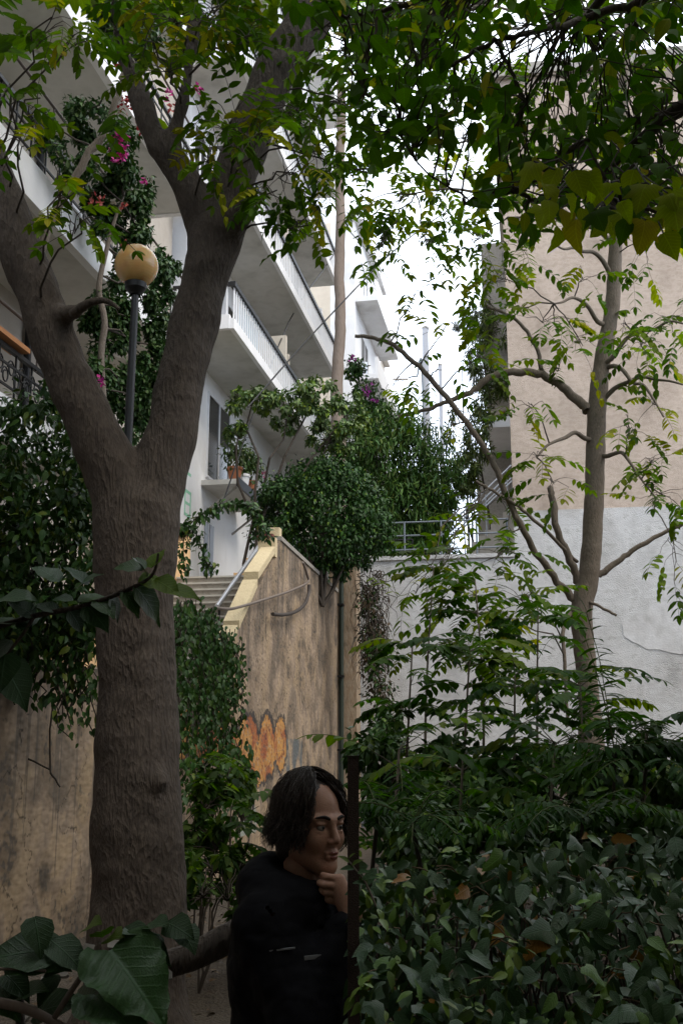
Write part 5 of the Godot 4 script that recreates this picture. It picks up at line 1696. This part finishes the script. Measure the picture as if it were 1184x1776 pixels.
func build_added_shade() -> void:
	# out-of-view trees and houses, added to darken the foreground
	for e in [[Vector3(-4.4, 0, 1.5), 6.8, 3.6, "unseen tree added for shade behind the viewer on the wall side of the path"], [Vector3(3.2, 0, 3.2), 7.2, 4.2, "unseen tree added for shade behind the viewer on the hedge side of the path"], [Vector3(-1.5, 0, 6.5), 7.4, 4.4, "unseen tree added for shade further back along the path"],
			[Vector3(6.2, 0.3, -4.5), 6.6, 3.4, "unseen tree added for shade on the bank beyond the hedge's end"], [Vector3(0.6, 0, 2.4), 6.4, 3.8, "unseen tree added for shade right behind the viewer"]]:
		var t := thing("added_shade_tree", e[3], "tree", e[0])
		var st := tool()
		var top: Vector3 = e[0] + Vector3(0, e[1], 0)
		tube(st, smooth_path([v4(e[0], 0.24), v4(e[0] + Vector3(0.2, 2.5, 0.1), 0.17), v4(top, 0.08)], 6), 12, 0.1)
		obj("trunk", st, M.bark, t)
		var fl := Foliage.new()
		var tw := Foliage.new()
		for k in 150:
			var q := in_ball()
			var mid: Vector3 = top + Vector3(q.x * e[2], q.y * 1.6, q.z * e[2])
			if mid.z < 0.0 and mid.y < 1.6 + 0.95 * -mid.z + 0.8:
				mid.z = absf(mid.z) * 0.5
			twig_to(tw, e[0] + Vector3(0.2, 3.0 + rng.randf() * 2.5, 0.1), mid, 0.03, 0.008, BROWN, 5)
			clump(fl, mid, Vector3(0.85, 0.45, 0.85), 100, 0.22, DARK_GREENS, 0.3)
		grown(tw, "twigs", L.stick, M.twig, t)
		grown(fl, "foliage", L.ovate, M.canopy_leaf, t)
	var w := thing("house", "plain unseen house added across the path to block sky light", "building", Vector3.ZERO, "", true)  # unseen block behind the viewer, added to cut sky light
	obj("wall", sbox(-12.0, 14.0, -0.5, 9.0, -13.0, -9.5), M.stucco_beige, w)
	obj("roof", sbox(-12.3, 14.3, 9.0, 9.3, -13.3, -9.2), M.concrete, w)
	var w2 := thing("house", "plain unseen house added beyond the hedge to block side light", "building", Vector3.ZERO, "", true)  # unseen block on the right, added against light from the side
	obj("wall", sbox(10.5, 14.0, -0.5, 8.0, -9.0, 22.0), M.stucco_beige, w2)
	obj("roof", sbox(10.2, 14.3, 8.0, 8.3, -9.3, 22.3), M.concrete, w2)

# ------------------------------------------------ the person walking by
func build_person() -> void:
	var e := at(543, 1430, 2.95)
	var turn := deg_to_rad(-25)
	var p := thing("person", "person in black padded coat walking behind the hedge, hand raised to mouth", "person")
	p.rotation.y = turn
	var head := Vector3(0.05, 1.445, 0.0)
	var off := Basis(Vector3.UP, turn) * Vector3(head.x, 0, head.z)
	var tall := e.y / head.y
	p.scale = Vector3.ONE * tall
	p.position = Vector3(e.x - off.x * tall, 0.0, e.z - off.z * tall)
	var skin := rough_mat([Color(0.30, 0.155, 0.10), Color(0.40, 0.22, 0.15), Color(0.35, 0.185, 0.125)], 0.16, 0.03, 0.06, 40, 0.55)
	skin.subsurf_scatter_enabled = true
	skin.subsurf_scatter_strength = 0.05
	# head in its own axes: x forwards, y up, z to the right
	var hp := []
	var ell := func(c: Vector3, r: Vector3, k: float): hp.append([c, null, r, null, k])
	var cap := func(a: Vector3, b: Vector3, ra: float, rb: float, k: float): hp.append([a, b, ra, rb, k])
	ell.call(Vector3(-0.012, 0.035, 0), Vector3(0.095, 0.092, 0.074), 0.02)
	ell.call(Vector3(0.03, -0.035, 0), Vector3(0.062, 0.088, 0.06), 0.03)
	for s in [-1.0, 1.0]:
		cap.call(Vector3(0.0, -0.07, 0.05 * s), Vector3(0.068, -0.108, 0.014 * s), 0.02, 0.018, 0.03)
		ell.call(Vector3(0.058, -0.032, 0.036 * s), Vector3(0.028, 0.026, 0.024), 0.025)
		cap.call(Vector3(0.086, 0.024, 0.012 * s), Vector3(0.07, 0.026, 0.05 * s), 0.009, 0.008, 0.018)
		ell.call(Vector3(-0.008, -0.01, 0.074 * s), Vector3(0.02, 0.03, 0.01), 0.008)
	cap.call(Vector3(0.075, -0.11, 0), Vector3(0.068, -0.115, 0), 0.019, 0.018, 0.025)
	for s in [-1.0, 1.0]:
		hp.append([Vector3(0.102, 0.004, 0.032 * s), null, Vector3(0.022, 0.014, 0.02), null, -0.014])
	for s in [-1.0, 1.0]:
		ell.call(Vector3(0.0775, 0.0125, 0.032 * s), Vector3(0.0135, 0.008, 0.017), 0.006)
		ell.call(Vector3(0.0755, -0.0095, 0.032 * s), Vector3(0.0125, 0.006, 0.015), 0.006)
	cap.call(Vector3(0.09, 0.014, 0), Vector3(0.112, -0.03, 0), 0.008, 0.011, 0.014)
	for s in [-1.0, 1.0]:
		ell.call(Vector3(0.101, -0.036, 0.011 * s), Vector3(0.011, 0.008, 0.008), 0.006)
	cap.call(Vector3(0.092, -0.066, -0.018), Vector3(0.092, -0.066, 0.018), 0.006, 0.006, 0.01)
	cap.call(Vector3(0.097, -0.064, -0.008), Vector3(0.097, -0.064, 0.008), 0.006, 0.006, 0.006)
	cap.call(Vector3(0.093, -0.079, -0.014), Vector3(0.093, -0.079, 0.014), 0.007, 0.007, 0.006)
	cap.call(Vector3(-0.025, -0.06, 0), Vector3(-0.045, -0.2, 0), 0.052, 0.056, 0.03)
	var skull := nets(hp, 0.004).commit()
	var look := Transform3D((Basis(Vector3.UP, deg_to_rad(-26)) * Basis(Vector3(0, 0, 1), deg_to_rad(-4))).scaled_local(Vector3.ONE * 0.94), head)
	# torso, arms and legs under the clothes
	var sh := Vector3(0.0, 1.2, 0.0)
	var el_r := Vector3(0.13, 0.98, 0.2)
	var wr_r := Vector3(0.2, 1.23, 0.075)
	var el_l := Vector3(-0.05, 0.95, -0.23)
	var wr_l := Vector3(0.02, 0.72, -0.23)
	var torso := [[Vector3(0, 0.8, 0), Vector3(-0.02, 1.15, 0), 0.12, 0.12, 0.05], [sh + Vector3(-0.01, 0, -0.14), sh + Vector3(-0.01, 0, 0.14), 0.05, 0.05, 0.06], [sh, head + Vector3(-0.04, -0.12, 0), 0.055, 0.05, 0.04],
		[sh + Vector3(0, -0.01, 0.16), el_r, 0.045, 0.036, 0.03], [el_r, wr_r, 0.036, 0.024, 0.02], [sh + Vector3(0, -0.01, -0.16), el_l, 0.045, 0.036, 0.03], [el_l, wr_l, 0.036, 0.024, 0.02], [wr_l, wr_l + Vector3(0.015, -0.09, 0.0), 0.026, 0.03, 0.02],
		[Vector3(0, 0.8, 0.08), Vector3(0.1, 0.45, 0.08), 0.08, 0.052, 0.05], [Vector3(0.1, 0.45, 0.08), Vector3(0.02, 0.08, 0.08), 0.052, 0.035, 0.03], [Vector3(0, 0.8, -0.08), Vector3(-0.06, 0.45, -0.08), 0.08, 0.052, 0.05], [Vector3(-0.06, 0.45, -0.08), Vector3(-0.26, 0.12, -0.08), 0.052, 0.035, 0.03]]
	for k in 5:
		var a := wr_l + Vector3(0.03 - k * 0.013, -0.1, 0.012)
		torso.append([a, a + Vector3(0.01, -0.05 - 0.008 * sin(k * 0.9), 0.02), 0.009, 0.008, 0.008])
	var skin_st := SurfaceTool.new()
	skin_st.begin(Mesh.PRIMITIVE_TRIANGLES)
	skin_st.append_from(nets(torso, 0.014).commit(), 0, Transform3D.IDENTITY)
	skin_st.append_from(skull, 0, look)
	# right hand half closed before the chin: back of the hand to the viewer, fingers curling towards the face
	var hand := []
	var kn := Vector3(0.168, 1.305, 0.075)
	var bone := func(a: Vector3, b: Vector3, ra: float, rb: float, k := 0.006): hand.append([a, b, ra, rb, k])
	for k in 4:
		var root := kn + Vector3(0.0, 0.012 - k * 0.019, 0.008 - absf(k - 1.2) * 0.005)
		bone.call(wr_r + Vector3(0, 0.006 - k * 0.006, 0), root, 0.017, 0.0125, 0.02)
		var len: float = [0.036, 0.041, 0.038, 0.03][k]
		var j1 := root + Vector3(-0.85, 0.1, 0.35).normalized() * len
		var j2 := j1 + Vector3(-0.75, 0.05, -0.7).normalized() * len * 0.7
		var j3 := j2 + Vector3(0.1, -0.1, -1.0).normalized() * len * 0.55
		bone.call(root, j1, 0.0105, 0.0095, 0.004)
		bone.call(j1, j2, 0.0095, 0.0085, 0.003)
		bone.call(j2, j3, 0.0085, 0.007, 0.003)
	var th0 := wr_r + Vector3(-0.005, 0.03, -0.012)
	bone.call(wr_r, th0, 0.018, 0.014, 0.012)
	bone.call(th0, th0 + Vector3(-0.03, 0.035, -0.006), 0.013, 0.0105, 0.008)
	bone.call(th0 + Vector3(-0.03, 0.035, -0.006), th0 + Vector3(-0.062, 0.042, 0.0), 0.0105, 0.008, 0.004)
	bone.call(wr_r + (el_r - wr_r) * 0.25, wr_r, 0.026, 0.022, 0.012)
	skin_st.append_from(nets(hand, 0.0035).commit(), 0, Transform3D.IDENTITY)
	obj("body", skin_st, skin, p)
	for s in [-1.0, 1.0]:
		var ey := SphereMesh.new()
		ey.radius = 0.0115
		ey.height = 0.023
		var o := obj("eye", ey, mat(Color(0.3, 0.27, 0.25), 0.25), p)
		o.position = look * Vector3(0.077, 0.002, 0.032 * s)
		var ir := SphereMesh.new()
		ir.radius = 0.006
		ir.height = 0.012
		var io := obj("iris", ir, mat(Color(0.012, 0.008, 0.006), 0.15), o)
		io.position = Basis(Vector3.UP, deg_to_rad(-22)) * Vector3(0.0072, 0.0, 0.0)
		var br := tool()
		tube(br, smooth_path([v4(look * Vector3(0.095, 0.026, 0.014 * s), 0.004), v4(look * Vector3(0.091, 0.033, 0.032 * s), 0.0045), v4(look * Vector3(0.075, 0.028, 0.053 * s), 0.002)], 4), 6)
		obj("eyebrow", br, mat(Color(0.012, 0.008, 0.006), 0.8), p)
	var lip := tool()
	tube(lip, smooth_path([v4(look * Vector3(0.09, -0.0705, -0.022), 0.0018), v4(look * Vector3(0.1005, -0.0655, -0.008), 0.004), v4(look * Vector3(0.1015, -0.0665, 0.0), 0.0035), v4(look * Vector3(0.1005, -0.0655, 0.008), 0.004), v4(look * Vector3(0.09, -0.0705, 0.022), 0.0018)], 4), 6)
	tube(lip, smooth_path([v4(look * Vector3(0.09, -0.0725, -0.02), 0.0018), v4(look * Vector3(0.099, -0.079, 0.0), 0.0055), v4(look * Vector3(0.09, -0.0725, 0.02), 0.0018)], 4), 6)
	obj("lips", lip, mat(Color(0.24, 0.085, 0.07), 0.45), p)
	# hair: a swept-back mass with loose strands
	var hr := []
	for q in [[Vector3(-0.022, 0.048, 0), Vector3(0.092, 0.084, 0.077)], [Vector3(-0.06, 0.0, 0), Vector3(0.062, 0.09, 0.076)], [Vector3(-0.075, -0.07, 0), Vector3(0.05, 0.07, 0.07)]]:
		hr.append([q[0], null, q[1], null, 0.015])
	hr.append([Vector3(0.105, -0.055, 0), null, Vector3(0.08, 0.1, 0.066), null, -0.012])
	var hair_st := SurfaceTool.new()
	hair_st.begin(Mesh.PRIMITIVE_TRIANGLES)
	hair_st.append_from(nets(hr, 0.005, 0.004, 40.0).commit(), 0, look)
	var strands := tool()
	for k in 1700:
		var az := rr(0.36, PI) * (1.0 if k % 2 else -1.0)       # 0 is the brow
		var lift := rr(0.002, 0.02) if k < 700 else rr(0.006, 0.028)
		var thick := 0.003 if k < 700 else 0.001
		var long := rr(0.04, 0.11)
		var pts := []
		var q := Vector3.ZERO
		var n := 12
		for j in n:
			var u := j / float(n - 1)
			var th := lerpf(0.12, 1.62, minf(u / 0.55, 1.0))
			var bend := az + 0.5 * signf(az) * u * (1.0 - absf(az) / PI)
			q = Vector3(-0.028 + cos(bend) * sin(th) * (0.092 + lift), 0.042 + cos(th) * (0.094 + lift), sin(bend) * sin(th) * (0.082 + lift))
			if u > 0.55:
				q.y -= (u - 0.55) / 0.45 * long
				q += Vector3(cos(bend), 0, sin(bend)) * (u - 0.55) * (0.015 if thick > 0.002 else 0.045)
			var curl := 0.004 + 0.009 * u
			q += Vector3(sin(u * 15.0 + k * 1.3), 0.4 * cos(u * 13.0 + k), cos(u * 14.0 + k * 2.1)) * curl
			pts.append(v4(look * q, thick * (1.15 - u * 0.8)))
		tube(strands, pts, 4 if thick > 0.002 else 3, 0.0, false)
	strands.index()
	hair_st.append_from(strands.commit(), 0, Transform3D.IDENTITY)
	obj("hair", hair_st, rough_mat([Color(0.012, 0.008, 0.006), Color(0.035, 0.021, 0.013), Color(0.02, 0.013, 0.009)], 0.12, 0.03, 0.3, 41, 0.45), p)
	# padded coat
	var coat := []
	for q in [[Vector3(-0.01, 1.08, 0), Vector3(0.165, 0.19, 0.205)], [Vector3(0.0, 0.88, 0), Vector3(0.165, 0.2, 0.2)], [Vector3(0.0, 0.68, 0), Vector3(0.18, 0.22, 0.215)]]:
		coat.append([q[0], null, q[1], null, 0.06])
	coat.append([sh + Vector3(-0.01, 0.01, -0.15), sh + Vector3(-0.01, 0.01, 0.15), 0.08, 0.08, 0.06])
	for q in [[sh + Vector3(0, -0.01, 0.16), el_r, 0.08, 0.078], [el_r, wr_r + (el_r - wr_r) * 0.16, 0.074, 0.048], [sh + Vector3(0, -0.01, -0.16), el_l, 0.08, 0.078], [el_l, wr_l + Vector3(0, 0.03, 0), 0.074, 0.052]]:
		coat.append([q[0], q[1], q[2], q[3], 0.05])
	for k in 12:        # stuffed collar and hood
		var a := TAU * k / 12.0
		var b := TAU * (k + 1) / 12.0
		coat.append([head + Vector3(-0.05 + cos(a) * 0.085, -0.185 - cos(a) * 0.03, sin(a) * 0.095), head + Vector3(-0.05 + cos(b) * 0.085, -0.185 - cos(b) * 0.03, sin(b) * 0.095), 0.056, 0.056, 0.04])
	coat.append([head + Vector3(-0.14, -0.17, 0), null, Vector3(0.06, 0.08, 0.12), null, 0.04])
	var cloth := rough_mat([Color(0.0055, 0.0055, 0.0075), Color(0.0075, 0.0075, 0.0095)], 0.1, 0.05, 0.05, 42, 0.8)
	cloth.metallic_specular = 0.2
	var coat_mesh := obj("coat", nets(coat, 0.0075, 0.007, 34.0, 0.0022), cloth, p)
	var tr := []
	for q in torso.slice(8, 12):
		tr.append([q[0], q[1], q[2] + 0.022, q[3] + 0.022, 0.03])
	obj("trousers", nets(tr, 0.015), mat(Color(0.01, 0.01, 0.012), 0.9), p)
	for q in [Vector3(0.02, 0.04, 0.08), Vector3(-0.26, 0.09, -0.08)]:
		obj("shoe", nets([[q + Vector3(-0.05, 0, 0), q + Vector3(0.13, -0.005, 0), 0.045, 0.035, 0.02], [q, q + Vector3(0, 0.06, 0), 0.045, 0.042, 0.03]], 0.012), mat(Color(0.015, 0.014, 0.013), 0.6), p)
	var coat_points: PackedVector3Array = coat_mesh.mesh.surface_get_arrays(0)[Mesh.ARRAY_VERTEX]
	for q in [[498.0, 1646.0, 0.032, 0.0016], [543.0, 1652.0, 0.028, 0.0045]]:
		var want := ray(q[0], q[1])
		var best := Vector3.ZERO
		var least := 1e9
		for v in coat_points:               # the nearest point of the coat on that sight line
			var w := p.transform * v - eye
			var off_line := (w - want * (w.dot(want) / want.length_squared())).length()
			if off_line < 0.012 and w.length() < least:
				least = w.length()
				best = v
		if least < 1e8:
			var st := tool()
			bx(st, Vector3(-q[2], -q[3], -0.004), Vector3(q[2], q[3], 0.004))
			var o := obj("zip", st, mat(Color(0.4, 0.42, 0.45), 0.35, 0.6), p)
			o.position = best
			o.rotation = Vector3(0, -turn, deg_to_rad(6))

func build_small_things() -> void:
	var top := at(612, 1313, 2.25)
	var post := thing("iron_post", "thin dark brown iron post standing before the walking person", "post", Vector3(top.x, 0, top.z))
	var st := tool()
	bx(st, Vector3(top.x - 0.0115, -0.05, top.z - 0.0115), Vector3(top.x + 0.0115, top.y, top.z + 0.0115))
	obj("bar", st, rough_mat([Color(0.02, 0.014, 0.012), Color(0.05, 0.028, 0.02), Color(0.028, 0.018, 0.015)], 0.12, 0.03, 0.15, 55, 0.7), post)
	var cp := tool()
	bx(cp, Vector3(top.x - 0.013, top.y + 0.0005, top.z - 0.013), Vector3(top.x + 0.013, top.y + 0.003, top.z + 0.013))
	obj("cap", cp, mat(Color(0.03, 0.02, 0.016), 0.8), post)
	var lg := limb([[255, 1680, 22], [330, 1660, 24], [400, 1625, 26], [470, 1600, 27]], 4.2)
	var log := thing("fallen_log", "smooth brown log propped up behind the walking person", "log", v3(lg[0]))
	var ls := tool()
	tube(ls, smooth_path(lg, 5), 12, 0.08)
	obj("wood", ls, M.bark, log)
	var g := 0
	for e in [[152, 1655, 18, 20], [198, 1640, 14, 9], [118, 1640, 10, 8], [80, 1700, 9, 8], [250, 1640, 10, 6], [112, 1690, 8, 7], [290, 1690, 12, 10], [40, 1765, 14, 10]]:
		var c := at(e[0], e[1], 3.2)
		var k := metres(1.0, e[0], e[1], 3.2)
		var edge := PackedVector2Array()
		for j in 6:
			var a := TAU * j / 6.0 + rr(-0.3, 0.3)
			edge.append(Vector2(cos(a) * e[2], sin(a) * e[3]) * k * rr(0.75, 1.2))
		var tilt := Basis(Vector3(1, 0, 0), rr(-0.9, -0.2)) * Basis(Vector3(0, 0, 1), rr(-0.6, 0.6))
		var s := prism(edge, func(u, v, d): return c + tilt * Vector3(u, v, d), -0.009, 0.009)
		var o := obj("rubble_stone", s, M.concrete, null)
		tag(o, "pale broken plaster slab among the big leaves by the wall foot", "stone", "plaster rubble by the wall foot")
		g += 1
	for e in [["teal towel hung inside the lowest white balcony's end", -7.2, -6.7, 20.98, Color(0.05, 0.28, 0.34), true], ["pale blue sheet hung behind the lowest white balcony railing", 21.6, 23.4, -6.14, Color(0.35, 0.47, 0.55), false]]:
		var cst := tool()
		var n := 22
		for i in n:
			for j in 2:
				var u0 := lerpf(e[1], e[2], i / float(n))
				var u1 := lerpf(e[1], e[2], (i + 1) / float(n))
				var w0 := 0.03 * sin(i * 1.3)
				var w1 := 0.03 * sin((i + 1) * 1.3)
				var ya := 11.35 - j * 0.3
				var yb := ya - 0.3
				if e[5]:
					quad(cst, along(u0, yb, e[3] + w0), along(u0, ya, e[3] + w0), along(u1, ya, e[3] + w1), along(u1, yb, e[3] + w1))
				else:
					quad(cst, along(e[3] + w0, yb, u0), along(e[3] + w0, ya, u0), along(e[3] + w1, ya, u1), along(e[3] + w1, yb, u1))
		var cl := obj("drying_cloth", cst, mat(e[4], 0.95), null)
		tag(cl, e[0], "cloth", "laundry on the white balcony")
	# pots on the ledge of the white house
	for e in [[392, 752, "orange clay flowerpot high on the white house's ledge"], [390, 768, "white flowerpot on the white house's ledge"], [385, 818, "brown flowerpot with magenta flower on the ledge edge"]]:
		var q := on_side(e[0], e[1], -6.7)
		var base := along(-6.7, 7.68, 23.6 + 0.7 * g - 5.6)
		g += 1
		var pot := thing("flowerpot", e[2], "flowerpot", base)
		var ps := tool()
		lathe(ps, base, [Vector2(0.12, 0), Vector2(0.17, 0.3), Vector2(0.19, 0.3), Vector2(0.19, 0.36), Vector2(0.15, 0.36), Vector2(0.001, 0.34)], 16)
		obj("pot", ps, M.white_paint if "white flower" in e[2] else M.terracotta, pot)
		var fl := Foliage.new()
		clump(fl, base + Vector3(0, 0.75, 0), Vector3(0.4, 0.5, 0.4), 240, 0.13, [[0.6, Color(0.04, 0.085, 0.02)], [0.4, Color(0.09, 0.13, 0.04)]], 0.3)
		grown(fl, "foliage", L.ovate, M.ivy_leaf, pot)
		if "magenta" in e[2]:
			var fr := Foliage.new()
			for k in 14:
				fr.leaf(base + Vector3(0.35, 0.5, 0.25) + rv() * 0.06, rv(), rv(), 0.08, Color(0.5, 0.03, 0.2))
			grown(fr, "blossoms", L.small, M.petal, pot)
